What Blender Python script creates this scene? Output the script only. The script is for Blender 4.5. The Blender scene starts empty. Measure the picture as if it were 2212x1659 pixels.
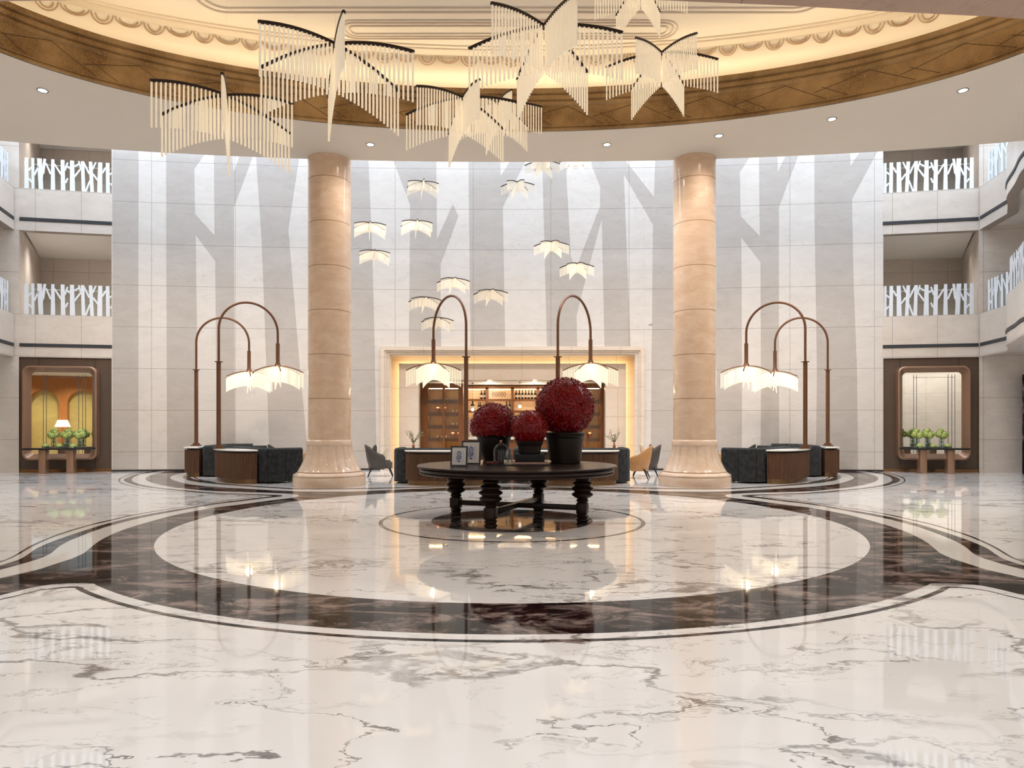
import bpy, bmesh, math, random
from mathutils import Vector, Matrix
from mathutils.geometry import tessellate_polygon
random.seed(7)
S = bpy.context.scene
COL = S.collection
PI = math.pi
# ------------------------------------------------------------------ camera model
F, CX, HY, H = 1437.0, 1106.0, 922.0, 1.5     # focal length, axis and horizon (in image units), eye height (m)
def fl(px, py):
    d = H*F/(py-HY); return ((px-CX)/F*d, d)
def at(px, py, d): return ((px-CX)/F*d, d, H+(HY-py)/F*d)
def pz(px, py, z):
    d = (z-H)*F/(HY-py); return ((px-CX)/F*d, d, z)
cam = bpy.data.cameras.new('camera'); co = bpy.data.objects.new('camera', cam); COL.objects.link(co)
co.location = (0, 0, H); co.rotation_euler = (PI/2, 0, 0)
cam.sensor_width = 36; cam.lens = 36*F/2212; cam.shift_y = (HY-829.5)/2212; cam.clip_end = 200
S.camera = co
# ------------------------------------------------------------------ helpers
def srgb(r, g, b):
    f = lambda c: (c/255/12.92) if c/255 <= .04045 else ((c/255+.055)/1.055)**2.4
    return (f(r), f(g), f(b), 1)
class N:
    def __init__(s, name):
        s.m = bpy.data.materials.new(name); s.m.use_nodes = True
        s.t = s.m.node_tree; s.b = s.t.nodes['Principled BSDF']; s.tc = None
    def n(s, typ, **kw):
        x = s.t.nodes.new('ShaderNode'+typ)
        for k, v in kw.items():
            if k == 'i':
                for kk, vv in v.items():
                    if isinstance(vv, bpy.types.NodeSocket): s.t.links.new(vv, x.inputs[kk])
                    else: x.inputs[kk].default_value = vv
            else: setattr(x, k, v)
        return x
    def obj(s):
        if not s.tc: s.tc = s.n('TexCoord').outputs['Object']
        return s.tc
    def link(s, a, b): s.t.links.new(a, b)
    def math(s, op, a, b=0.0, c=None):
        i = {0: a, 1: b}
        if c is not None: i[2] = c
        return s.n('Math', operation=op, i=i).outputs[0]
    def mix(s, f, a, b):
        x = s.n('Mix', data_type='RGBA', i={0: f})
        for k, v in ((6, a), (7, b)):
            if isinstance(v, bpy.types.NodeSocket): s.link(v, x.inputs[k])
            else: x.inputs[k].default_value = v
        return x.outputs[2]
    def ramp(s, f, stops):
        x = s.n('ValToRGB', i={0: f}); e = x.color_ramp.elements
        while len(e) < len(stops): e.new(.5)
        for q, (p, c) in zip(e, stops):
            q.position = p; q.color = c if len(c) == 4 else (*c, 1)
        return x.outputs[0]
    def noise(s, sc, det=4, vec=None, dist=0, rough=.55, scale=None):
        v = vec or s.obj()
        if scale: v = s.n('Mapping', i={0: v, 3: scale}).outputs[0]
        return s.n('TexNoise', i={'Vector': v, 'Scale': sc, 'Detail': det, 'Distortion': dist, 'Roughness': rough}).outputs[0]
    def set(s, **kw):
        for k, v in kw.items():
            k = {'col': 'Base Color', 'rough': 'Roughness', 'metal': 'Metallic', 'spec': 'Specular IOR Level', 'coat': 'Coat Weight',
                 'coatr': 'Coat Roughness', 'trans': 'Transmission Weight', 'em': 'Emission Color', 'es': 'Emission Strength',
                 'alpha': 'Alpha', 'ior': 'IOR', 'sheen': 'Sheen Weight', 'sss': 'Subsurface Weight'}[k]
            if isinstance(v, bpy.types.NodeSocket): s.link(v, s.b.inputs[k])
            else: s.b.inputs[k].default_value = v
        return s
    def bump(s, h, st=.2, d=.01):
        x = s.n('Bump', i={'Strength': st, 'Distance': d, 'Height': h}); s.link(x.outputs[0], s.b.inputs['Normal']); return s
def plain(name, rgb, rough=.5, var=.12, sc=6, **kw):
    m = N(name); c = srgb(*rgb); lo = tuple(x*(1-var) for x in c[:3])+(1,); hi = tuple(min(1, x*(1+var)) for x in c[:3])+(1,)
    m.set(col=m.ramp(m.noise(sc), [(.3, lo), (.7, hi)]), rough=rough, **kw)
    return m.m
def glow(name, rgb, st):
    m = N(name); c = srgb(*rgb)
    m.set(col=m.ramp(m.noise(3), [(0, c), (1, c)]), em=c, es=st, rough=.5); return m.m
# ---- mesh building
def box(bm, x0, y0, z0, x1, y1, z1, mi=0, bev=0):
    vs = [bm.verts.new(p) for p in ((x0,y0,z0),(x1,y0,z0),(x1,y1,z0),(x0,y1,z0),(x0,y0,z1),(x1,y0,z1),(x1,y1,z1),(x0,y1,z1))]
    fs = [bm.faces.new([vs[i] for i in q]) for q in ((3,2,1,0),(4,5,6,7),(0,1,5,4),(1,2,6,5),(2,3,7,6),(3,0,4,7))]
    for f in fs: f.material_index = mi
    if bev:
        es = list({e for f in fs for e in f.edges})
        r = bmesh.ops.bevel(bm, geom=es, offset=bev, segments=2, affect='EDGES', profile=.5)
        for f in r['faces']: f.material_index = mi
    return vs
def tube(bm, pts, r, n=10, cap=True, mi=0):
    pts = [Vector(p) for p in pts]; rings = []; up = Vector((0, 0, 1))
    rs = r if isinstance(r, (list, tuple)) else [r]*len(pts)
    prev = None
    for i, p in enumerate(pts):
        t = (pts[min(i+1, len(pts)-1)]-pts[max(i-1, 0)]).normalized()
        if prev is None:
            a = t.cross(up if abs(t.z) < .95 else Vector((1, 0, 0))).normalized()
        else:
            a = (prev - t*prev.dot(t)).normalized()
        prev = a; b = t.cross(a)
        rings.append([bm.verts.new(p+(a*math.cos(2*PI*k/n)+b*math.sin(2*PI*k/n))*rs[i]) for k in range(n)])
    for A, B in zip(rings, rings[1:]):
        for k in range(n):
            f = bm.faces.new((A[k], A[(k+1) % n], B[(k+1) % n], B[k])); f.material_index = mi
    if cap:
        bm.faces.new(rings[0][::-1]).material_index = mi; bm.faces.new(rings[-1]).material_index = mi
def lathe(bm, prof, n=32, c=(0, 0, 0), mi=0, mod=None, cap=True):
    rings = []
    for r, z in prof:
        ring = []
        for k in range(n):
            t = 2*PI*k/n; rr = mod(r, z, t) if mod else r
            ring.append(bm.verts.new((c[0]+rr*math.cos(t), c[1]+rr*math.sin(t), c[2]+z)))
        rings.append(ring)
    for A, B in zip(rings, rings[1:]):
        for k in range(n):
            f = bm.faces.new((A[k], A[(k+1) % n], B[(k+1) % n], B[k])); f.material_index = mi
    if cap:
        bm.faces.new(rings[0][::-1]).material_index = mi; bm.faces.new(rings[-1]).material_index = mi
def prism(bm, poly, z0, z1, mi=0):
    a = [bm.verts.new((x, y, z0)) for x, y in poly]; b = [bm.verts.new((x, y, z1)) for x, y in poly]
    n = len(poly); fs = [bm.faces.new(a[::-1]), bm.faces.new(b)]
    for k in range(n): fs.append(bm.faces.new((a[k], a[(k+1) % n], b[(k+1) % n], b[k])))
    for f in fs: f.material_index = mi
def sphere(bm, c, r, n=16, m=10, sz=1.0, mi=0):
    rings = []
    for i in range(1, m):
        p = PI*i/m
        rings.append([bm.verts.new((c[0]+r*math.sin(p)*math.cos(2*PI*k/n), c[1]+r*math.sin(p)*math.sin(2*PI*k/n), c[2]+r*sz*math.cos(p))) for k in range(n)])
    t = bm.verts.new((c[0], c[1], c[2]+r*sz)); b = bm.verts.new((c[0], c[1], c[2]-r*sz)); fs = []
    for k in range(n):
        fs.append(bm.faces.new((t, rings[0][k], rings[0][(k+1) % n]))); fs.append(bm.faces.new((b, rings[-1][(k+1) % n], rings[-1][k])))
        for A, B in zip(rings, rings[1:]): fs.append(bm.faces.new((A[k], B[k], B[(k+1) % n], A[(k+1) % n])))
    for f in fs: f.material_index = mi
def tess(bm, pts, mi=0):
    vs = [bm.verts.new(p) for p in pts]; fs = []
    for t in tessellate_polygon([[Vector(p) for p in pts]]):
        try: f = bm.faces.new([vs[i] for i in t]); f.material_index = mi; fs.append(f)
        except ValueError: pass
    return fs
def mesh(name, bm, mats, smooth=35):
    bmesh.ops.recalc_face_normals(bm, faces=bm.faces[:])
    me = bpy.data.meshes.new(name); bm.to_mesh(me); bm.free()
    for m in (mats if isinstance(mats, (list, tuple)) else [mats]): me.materials.append(m)
    if smooth:
        me.shade_smooth(); me.set_sharp_from_angle(angle=math.radians(smooth))
    return me
def obj(name, bm, mats, parent=None, loc=(0, 0, 0), rot=0, smooth=35, label=None, cat=None, group=None, kind=None):
    me = bm if isinstance(bm, bpy.types.Mesh) else mesh(name, bm, mats, smooth)
    o = bpy.data.objects.new(name, me); COL.objects.link(o); o.parent = parent; o.location = loc
    o.rotation_euler = rot if isinstance(rot, tuple) else (0, 0, rot)
    tag(o, label, cat, group, kind); return o
def tag(o, label=None, cat=None, group=None, kind=None):
    for k, v in (('label', label), ('category', cat), ('group', group), ('kind', kind)):
        if v: o[k] = v
    return o
def thing(name, label, cat, loc=(0, 0, 0), rot=0, group=None, kind=None):
    o = bpy.data.objects.new(name, None); COL.objects.link(o); o.location = loc; o.empty_display_size = .1
    o.rotation_euler = rot if isinstance(rot, tuple) else (0, 0, rot)
    return tag(o, label, cat, group, kind)
def struct(name, bm, mats, label, cat='wall', smooth=35, loc=(0, 0, 0)):
    return obj(name, bm, mats, label=label, cat=cat, kind='structure', smooth=smooth, loc=loc)
def B(): return bmesh.new()
def smoothpath(p, n=5):
    out = []
    for i in range(len(p)-1):
        a, b, c, d = p[max(i-1, 0)], p[i], p[i+1], p[min(i+2, len(p)-1)]
        for k in range(n):
            t = k/n
            out.append(tuple(.5*((2*b[j])+(-a[j]+c[j])*t+(2*a[j]-5*b[j]+4*c[j]-d[j])*t*t+(-a[j]+3*b[j]-3*c[j]+d[j])*t**3) for j in range(len(b))))
    out.append(p[-1]); return out
# ------------------------------------------------------------------ materials
def stone(name, lo, hi, vein, rough=.18, zp=None, xp=None, jc=(120, 108, 98), sc=.55, spec=.5, jw=.012, aspect=(1, 1, 2.2)):
    m = N(name)
    n1 = m.noise(sc*2.2, 8, scale=aspect, dist=.6, rough=.62); n2 = m.noise(sc*9, 6, scale=aspect, rough=.65)
    base = m.mix(m.math('MULTIPLY', n2, .45), m.ramp(n1, [(.32, srgb(*lo)), (.68, srgb(*hi))]), srgb(*lo))
    v = m.math('ABSOLUTE', m.math('SUBTRACT', m.noise(sc*1.3, 5, scale=(1, 1, 2.8), dist=1.2), .5))
    base = m.mix(m.ramp(v, [(0, (.35,)*3), (.012, (0,)*3)]), base, srgb(*vein))
    sp = m.n('SeparateXYZ', i={0: m.obj()})
    def joint(sock, p0, pitch):
        q = m.math('ABSOLUTE', m.math('SUBTRACT', m.math('FRACT', m.math('ADD', m.math('DIVIDE', m.math('SUBTRACT', sock, p0), pitch), 200.5)), .5))
        return m.math('LESS_THAN', q, jw/2/pitch)
    j = None
    for s, pp in ((2, zp), (0, xp)):
        if pp:
            q = joint(sp.outputs[s], *pp); j = q if j is None else m.math('MAXIMUM', j, q)
    if j is not None: base = m.mix(m.math('MULTIPLY', j, .75), base, srgb(*jc))
    m.set(col=base, rough=rough, spec=spec)
    return m.m
WZ = (4.86, 1.40); WX = (1.35, 2.70)
M = {}
M['wall_light'] = stone('pale_limestone', (210, 203, 196), (221, 214, 207), (190, 178, 166), .16, WZ, WX)
M['wall_dark'] = stone('taupe_limestone', (180, 172, 165), (191, 183, 176), (160, 150, 141), .16, WZ, WX)
M['wall_side'] = stone('cream_limestone', (206, 195, 184), (220, 210, 199), (188, 174, 160), .3, (5.19, 1.37), (.55, 1.35))
M['recess'] = stone('recess_limestone', (204, 192, 181), (214, 202, 191), (182, 168, 156), .35, (5.19, 1.2), (.2, 1.3))
M['portal'] = stone('portal_stone', (214, 198, 180), (224, 208, 190), (200, 180, 160), .3, (3.9, 1.02), (.35, 1.7), jc=(150, 128, 108))
M['column'] = stone('peach_marble', (212, 180, 150), (234, 210, 186), (196, 150, 110), .1, (3.32, 1.113), None, jc=(150, 110, 80), sc=.7, jw=.02)
M['column_base'] = stone('peach_marble_plain', (220, 192, 166), (232, 210, 188), (200, 158, 120), .12, None, None, sc=1.1)
M['tile_brown'] = stone('rose_brown_stone', (172, 142, 122), (186, 156, 136), (146, 116, 98), .4, None, (6.3, 3.6), jc=(60, 44, 36), sc=.5)
def white_marble(name):
    m = N(name); o = m.obj()
    w = m.n('Mapping', i={0: o, 2: (0, 0, .55), 3: (.55, 1.15, 1)}).outputs[0]
    wn = m.n('TexNoise', i={'Vector': w, 'Scale': .9, 'Detail': 6, 'Roughness': .6})
    wv = m.n('VectorMath', operation='MULTIPLY_ADD', i={0: wn.outputs['Color'], 1: (1.5, 1.5, 0), 2: w}).outputs[0]
    def vein(sc, wdt, seed):
        mp = m.n('Mapping', i={0: wv, 1: (seed, seed*1.7, 0)}).outputs[0]
        nn = m.n('TexNoise', i={'Vector': mp, 'Scale': sc, 'Detail': 5, 'Roughness': .52}).outputs[0]
        v = m.math('ABSOLUTE', m.math('SUBTRACT', nn, .5))
        return m.ramp(v, [(0, (1,)*3), (wdt*.5, (.7,)*3), (wdt, (0,)*3)])
    mask = m.ramp(m.noise(.5, 3, vec=w), [(.4, (0,)*3), (.55, (1,)*3)])
    mask2 = m.ramp(m.noise(.9, 3, vec=wv), [(.42, (0,)*3), (.58, (1,)*3)])
    col = m.ramp(m.noise(.35, 4), [(.3, srgb(234, 231, 228)), (.7, srgb(244, 242, 240))])
    col = m.mix(m.math('MULTIPLY', m.math('MULTIPLY', vein(.5, .011, 3), mask), .95), col, srgb(128, 120, 114))
    col = m.mix(m.math('MULTIPLY', m.math('MULTIPLY', vein(1.1, .008, 11), mask2), .95), col, srgb(104, 94, 86))
    col = m.mix(m.math('MULTIPLY', m.math('MULTIPLY', vein(2.3, .008, 5), mask), .65), col, srgb(150, 142, 134))
    m.set(col=col, rough=.035, spec=.55); return m.m
M['white'] = white_marble('white_marble')
M['white_plain'] = plain('plain_white_marble', (236, 231, 224), .04, .02, 1.5)
def black_marble():
    m = N('black_marble')
    a = m.noise(1.2, 10, dist=1.1, rough=.74, scale=(.9, 1.8, 1)); b = m.noise(2.2, 8, dist=.8, rough=.68, scale=(.7, 1.6, 1))
    f = m.math('MULTIPLY', m.ramp(a, [(.47, (0,)*3), (.56, (1,)*3)]), m.ramp(b, [(.41, (0,)*3), (.54, (1,)*3)]))
    col = m.mix(m.math('MULTIPLY', f, .9), m.ramp(a, [(.3, srgb(8, 7, 7)), (.6, srgb(30, 25, 24))]), srgb(150, 132, 124))
    m.set(col=col, rough=.05, spec=.1); return m.m
M['black'] = black_marble()
M['ceil'] = plain('ceiling_paint', (222, 212, 198), .85, .015, .6)
M['ceil_line'] = plain('ceiling_moulding', (212, 198, 182), .8, .02, .6)
M['swirl'] = plain('gilt_scroll', (172, 142, 112), .5, .05)
M['white_paint'] = plain('white_paint', (226, 222, 216), .7, .02, 1)
def gold():
    m = N('bronze_leaf'); n = m.noise(1.1, 4); f = m.noise(13, 8, dist=3.5, rough=.72)
    col = m.mix(m.ramp(n, [(.35, (0,)*3), (.65, (1,)*3)]), srgb(128, 98, 62), srgb(186, 154, 108))
    col = m.mix(m.math('MULTIPLY', m.ramp(f, [(.5, (0,)*3), (.64, (1,)*3)]), .7), col, srgb(206, 160, 98))
    m.set(col=col, rough=.45, metal=.55); m.bump(f, .5, .02); return m.m
M['gold'] = gold()
M['gold_line'] = plain('bronze_groove', (70, 48, 26), .6)
M['cable'] = plain('steel_wire', (214, 204, 190), .4)
M['arm'] = plain('dark_bronze', (44, 30, 22), .42, .1, metal=.4)
M['lampmetal'] = plain('brown_bronze', (112, 76, 52), .35, .08, 3, metal=.45)
def rodm(name, st):
    m = N(name); c = srgb(246, 232, 204)
    m.set(col=m.ramp(m.noise(4), [(.3, srgb(242, 232, 214)), (.7, srgb(250, 242, 226))]), em=srgb(255, 234, 200), es=st, rough=.35); return m.m
M['rod'] = rodm('frosted_rod', .3)
M['rod_small'] = rodm('frosted_rod_far', .1)
M['rod_lamp'] = rodm('lit_frosted_rod', .5)
def sofam():
    m = N('charcoal_velvet'); n = m.noise(9, 6)
    m.set(col=m.ramp(n, [(.3, srgb(30, 31, 32)), (.75, srgb(58, 60, 61))]), rough=.85, sheen=.1, spec=.2); m.bump(n, .15, .01); return m.m
M['sofa'] = sofam()
def wood(name, a, b, rough=.4, sc=(14, 14, .8)):
    m = N(name); n = m.noise(2, 5, scale=sc, dist=.6)
    m.set(col=m.ramp(n, [(.3, srgb(*a)), (.7, srgb(*b))]), rough=rough, spec=.25); return m.m
M['flute'] = wood('walnut_flute', (84, 58, 43), (110, 80, 60), .42)
M['darkwood'] = wood('espresso_wood', (32, 20, 14), (50, 33, 25), .3, (2, 2, 9))
M['cabwood'] = wood('cabinet_walnut', (112, 70, 42), (140, 92, 58), .4)
M['cabback'] = wood('cabinet_back', (150, 118, 82), (168, 134, 96), .6)
M['brownpanel'] = plain('brown_leather_panel', (86, 68, 54), .6, .06, 2)
M['panel_line'] = plain('panel_joint', (40, 30, 24), .7)
M['brass'] = plain('aged_brass', (126, 96, 66), .25, .08, 3, metal=.7)
M['copperframe'] = plain('rose_bronze', (158, 124, 100), .3, .05, 2, metal=.5)
M['leg'] = plain('black_lacquer', (18, 16, 15), .35)
M['grey_leather'] = plain('grey_leather', (76, 70, 66), .5, .06, 5)
M['tan'] = plain('tan_leather', (198, 148, 96), .45, .06, 5)
M['cushion'] = plain('cream_linen', (226, 208, 180), .9, .08, 14)
M['cushion_g'] = plain('olive_grey_linen', (88, 84, 74), .9, .08, 14)
M['pot'] = plain('black_bronze_pot', (40, 32, 27), .36, .1, 4, metal=.2, spec=.3)
M['book'] = plain('rose_book_cover', (178, 140, 124), .6)
M['blackbox'] = plain('matt_black_box', (14, 14, 15), .6)
M['paper'] = plain('ivory_mat_board', (226, 222, 214), .8, .02)
M['print'] = plain('print_paper', (208, 208, 214), .8, .02)
M['blue'] = plain('blue_ink', (42, 58, 120), .7, .15, 20)
M['copper'] = plain('polished_copper', (196, 130, 100), .3, .05, metal=.6)
M['louver'] = plain('louver_grey', (78, 80, 84), .4, .05)
M['louver_dark'] = plain('louver_shadow_gap', (16, 16, 18), .6)
M['white_screen'] = plain('white_powder_coat', (226, 230, 236), .5, .01, 2)
M['leafgreen'] = plain('hydrangea_green', (176, 190, 106), .6, .25, 30)
M['stem'] = plain('stem_green', (92, 116, 60), .6)
M['olive'] = plain('olive_leaf', (126, 128, 92), .6, .2, 20)
M['twig'] = plain('twig_brown', (120, 96, 70), .7)
M['pink'] = plain('pink_petal', (222, 186, 196), .7, .1, 30)
M['bottle'] = plain('dark_bottle_glass', (34, 22, 20), .12, .1)
M['label'] = plain('bottle_label', (222, 210, 194), .7)
M['cup'] = plain('white_porcelain', (228, 218, 204), .25, .02)
def glass(name, rough=0, tint=(245, 250, 250), a=.14):
    m = N(name)
    t = m.n('BsdfTransparent', i={0: srgb(*tint)}); g = m.n('BsdfGlossy', i={0: (1, 1, 1, 1), 1: .02})
    f = m.n('Fresnel', i={0: 1.45}); nz = m.noise(1.0, 2)
    k = m.math('ADD', m.math('MULTIPLY', f.outputs[0], .55), m.math('MULTIPLY', nz, a*.08))
    x = m.n('MixShader', i={0: k, 1: t.outputs[0], 2: g.outputs[0]})
    m.link(x.outputs[0], m.t.nodes['Material Output'].inputs['Surface']); return m.m
M['glass'] = glass('clear_glass')
m_ = N('silvered_mirror'); m_.set(col=m_.ramp(m_.noise(.6), [(0, (.8, .83, .82, 1)), (1, (.86, .88, .87, 1))]), metal=1.0, rough=.015); M['mirror'] = m_.m
def redm():
    m = N('red_preserved_leaf'); n = m.noise(34, 3)
    m.set(col=m.ramp(n, [(.3, srgb(78, 0, 6)), (.55, srgb(142, 2, 12)), (.8, srgb(204, 16, 28))]), rough=.32, spec=.4); return m.m
M['red'] = redm()
M['berry'] = plain('dried_berry', (110, 40, 36), .4, .2, 30)
M['led'] = glow('warm_led_strip', (255, 232, 180), 10)
M['led_cove'] = glow('cove_led_strip', (255, 238, 200), 16)
M['led_shelf'] = glow('shelf_led', (255, 210, 146), 26)
M['downlens'] = glow('downlight_lens', (255, 248, 236), 6)
M['globe'] = glow('lit_globe', (255, 240, 214), 4)
M['niche'] = stone('yellow_travertine', (196, 178, 116), (214, 196, 130), (176, 152, 92), .4)
M['archwood'] = wood('amber_wood', (168, 108, 62), (190, 128, 78), .4)
M['shade'] = glow('lamp_shade_cloth', (255, 244, 214), 2.2)
# ------------------------------------------------------------------ floor with inlaid marble
def A_(x, y): return (220+x/4.608, 1010+y/4.608)
def B_(x, y): return (x/5.53, 1080+y/5.53)
def C_(x, y): return (640+x/4.608, 1010+y/4.608)
DC = (0.0, 10.73)
YN = -8.0
def world(path, n=5): return [fl(*p) for p in smoothpath(path, n)]
def extend(w, yend=YN):
    x0, y0 = w[0]; return [(x0-.29*(y0-yend), yend)]+w
bs = lambda *p: [B_(*q) for q in p]
as_ = lambda *p: [A_(*q) for q in p]
cs = lambda *p: [C_(*q) for q in p]
N1 = bs((0,935),(220,885),(460,830),(600,785),(800,720),(920,675),(1010,630),(1070,580),(1150,515),(1250,455),(1400,385),(1600,315),(1700,285),(1950,215),(2212,155)) + \
     as_((1090,405),(1400,365),(1700,325),(1850,308),(1935,294),(1960,279),(1925,268),(1800,258),(1500,248),(1100,235),(860,212),(700,195),(550,165),(470,140),(435,115),(452,92),(520,67),(620,45))
N2 = bs((0,835),(230,775),(460,705),(560,665),(620,630),(690,570),(760,525),(860,475),(1060,395),(1200,345),(1330,305),(1700,212),(2212,115)) + \
     as_((1100,370),(1400,335),(1650,303),(1770,290),(1797,282),(1770,275),(1650,270),(1400,262),(1100,250),(860,230),(600,205),(400,172),(320,145),(298,125),(320,95),(400,67),(510,46))
N3 = bs((0,785),(220,715),(330,655),(400,605),(480,560),(700,470),(1060,350),(1330,270),(1700,185),(2212,97)) + \
     as_((1100,359),(1400,321),(1600,296),(1690,285),(1600,278),(1400,270),(1100,258),(860,240),(600,215),(400,190),(280,160),(220,130),(240,105),(330,70),(440,47))
N4 = bs((0,750),(130,700),(220,655),(330,590),(470,518),(700,423),(1060,312),(1330,248),(1700,166),(2212,84)) + \
     as_((1100,352),(1400,313.5),(1540,296),(1600,288),(1540,283),(1300,271),(1100,263),(860,246),(600,228),(400,203),(260,173),(190,145),(182,128),(200,105),(300,68),(404,46))
N5 = bs((0,740),(130,688),(220,635),(330,568),(470,500),(700,408),(1060,300),(1330,236),(1700,158),(2212,80)) + \
     as_((1100,348),(1400,310),(1520,295),(1570,289),(1520,285),(1300,273.5),(1100,265.5),(860,248.5),(600,231),(400,206.5),(250,177),(178,148),(167,130),(185,103),(290,64),(392,45))
M1 = bs((0,1140),(220,1085),(420,1040),(600,1012),(800,998),(1000,994),(1120,998))
M2 = bs((0,1185),(220,1135),(420,1085),(600,1055),(760,1040),(900,1032),(985,1036))
M3 = bs((0,1195),(220,1145),(420,1092),(600,1065),(760,1052),(930,1052))
U1 = as_((870,46),(780,60),(710,80),(681,104),(720,127),(860,165),(1100,190),(1400,209),(1700,226),(1935,237)) + cs((300,241),(600,238),(900,225),(1200,212),(1500,201),(1850,194),(2212,190))
U2 = as_((880,50),(835,72),(806,97),(830,116),(900,135),(1100,161),(1300,178),(1500,192),(1800,210),(1935,217)) + cs((300,218),(700,213),(1100,204),(1500,194),(1850,189),(2212,186))
U3 = as_((885,78),(880,92),(893,106),(950,123),(1100,148),(1300,168),(1500,183),(1800,201),(1935,208)) + cs((300,209),(700,204),(1100,196),(1500,187),(1850,182),(2212,180))
U4 = as_((912,92),(926,108),(985,128),(1100,149),(1122,146),(1000,124),(948,107),(928,92))
mirror = lambda w: [(-x, y) for x, y in w][::-1]
def arc(r, p0):
    a0 = math.atan2(p0[1]-DC[1], p0[0]-DC[0]); a0 = a0 if a0 < 0 else a0-2*PI
    a1 = -PI-a0
    return [(DC[0]+r*math.cos(a0+(a1-a0)*k/120), DC[1]+r*math.sin(a0+(a1-a0)*k/120)) for k in range(1, 120)]
def circ(r, n=160): return [(DC[0]+r*math.cos(2*PI*k/n), DC[1]+r*math.sin(2*PI*k/n)) for k in range(n)]
bm = B()
def inlay(poly, lev, mi):
    out = []
    for p in poly:
        if not out or abs(p[0]-out[-1][0])+abs(p[1]-out[-1][1]) > 1e-4: out.append(p)
    tess(bm, [(x, y, lev*.0004) for x, y in out], mi)
XW = 27
inlay([(-XW, YN-2), (XW, YN-2), (XW, 24.5), (-XW, 24.5)], 0, 0)
wl = [extend(world(q)) for q in (M1, M2, M3)]
R1, R2, R3 = 5.925, 6.05, 6.105
half = lambda w, r: w+arc(r, w[-1])+mirror(w)
def resample(w, n=400):
    acc = [0]
    for a, b in zip(w, w[1:]): acc.append(acc[-1]+math.hypot(b[0]-a[0], b[1]-a[1]))
    out = []; j = 0
    for k in range(n+1):
        s = acc[-1]*k/n
        while j < len(w)-2 and acc[j+1] < s: j += 1
        f = (s-acc[j])/max(1e-9, acc[j+1]-acc[j]); out.append((w[j][0]+(w[j+1][0]-w[j][0])*f, w[j][1]+(w[j+1][1]-w[j][1])*f))
    return out
ra, rb = resample(half(wl[1], R2)), resample(half(wl[2], R3))
for k in range(400):
    f = bm.faces.new([bm.verts.new((x, y, .0004)) for x, y in (ra[k], ra[k+1], rb[k+1], rb[k])]); f.material_index = 1
inlay(half(wl[0], R1)+[(XW, YN), (XW, 24.5), (-XW, 24.5), (-XW, YN)], 2, 1)
for lev, q, mi in ((3, N1, 2), (4, N2, 1), (5, N3, 2), (6, N4, 1), (7, N5, 0)):
    w = extend(world(q)); w = w+[(w[-1][0], 24.5), (-XW, 24.5), (-XW, YN)]
    inlay(w, lev, mi); inlay(mirror(w), lev, mi)
for lev, q, mi in ((3, U1, 2), (4, U2, 1), (5, U3, 0)):
    w = world(q); w = [(w[0][0], 24.5)]+w
    inlay(w+mirror(w)[1:], lev, mi)
w = world(U4); inlay(w, 6, 1); inlay(mirror(w), 6, 1)
inlay(circ(5.085), 3, 0); inlay(circ(2.11), 4, 1); inlay(circ(2.045), 5, 0); inlay(circ(1.293), 6, 1)
bm.normal_update()
for f in bm.faces:
    if f.normal.z < 0: f.normal_flip()
me = bpy.data.meshes.new('floor'); bm.to_mesh(me); bm.free()
for k in ('white', 'black', 'white_plain'): me.materials.append(M[k])
obj('floor', me, None, label='polished white marble floor with swirling black marble inlay bands', cat='floor', kind='structure')
ZF = .003
# ------------------------------------------------------------------ curved back wall with tree inlay
def wy(x): return 23.13-(x+.49)**2/192
def onwall(px, py):
    y = 22.8
    for _ in range(12): y = wy((px-CX)/F*y)
    return ((px-CX)/F*y, H+(HY-py)/F*y)
WL, WR = onwall(241, 900)[0], onwall(1908, 900)[0]
PXL, PXR, PZ = -4.22, 4.26, 4.0      # opening behind the portal
ZT = 12.6
bm = B()
def sheet(poly, off, mi, zmin=None):
    b2 = B()
    tess(b2, [(x, 0, z) for x, z in poly])
    x0, x1 = min(p[0] for p in poly), max(p[0] for p in poly)
    k = math.ceil(x0/.6)
    while k*.6 < x1:
        bmesh.ops.bisect_plane(b2, geom=b2.verts[:]+b2.edges[:]+b2.faces[:], plane_co=(k*.6, 0, 0), plane_no=(1, 0, 0)); k += 1
    zc = [0.0 if zmin is None else zmin]
    bmesh.ops.bisect_plane(b2, geom=b2.verts[:]+b2.edges[:]+b2.faces[:], plane_co=(0, 0, zc[0]), plane_no=(0, 0, 1), clear_inner=True)
    mp = {}
    for v in b2.verts: mp[v] = bm.verts.new((v.co.x, wy(v.co.x)-off, v.co.z))
    for f in b2.faces:
        try: g = bm.faces.new([mp[v] for v in f.verts]); g.material_index = mi
        except ValueError: pass
    b2.free()
sheet([(WL, 0), (PXL, 0), (PXL, ZT), (WL, ZT)], 0, 0)
sheet([(PXR, 0), (WR, 0), (WR, ZT), (PXR, ZT)], 0, 0)
sheet([(PXL, PZ), (PXR, PZ), (PXR, ZT), (PXL, ZT)], 0, 0)
Z3 = lambda *p: [(240+x/3.319, 300+y/3.319) for x, y in p]
Zc = lambda *p: [(640+x/2.304, 300+y/2.304) for x, y in p]
Zr = lambda *p: [(1500+x/3.318, 300+y/3.318) for x, y in p]
FB = 1040
dark = [
 [(243, 240), (299, 240), (299, FB), (243, FB)],
 Z3((393,-180),(395,120),(397,900))+[(361, FB), (507, FB)]+Z3((885,1659),(880,490),(1118,-150),(1130,-180)),
 Z3((1030,-180),(1040,135),(1080,740),(1115,1659))+[(584, FB), (671, FB)]+Z3((1355,1659),(1270,650),(1345,150),(1378,-180)),
 [(735, 240), (794, 240), (796, 350), (803, 517), (809, 734), (814, FB), (735, FB)],
]
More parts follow.
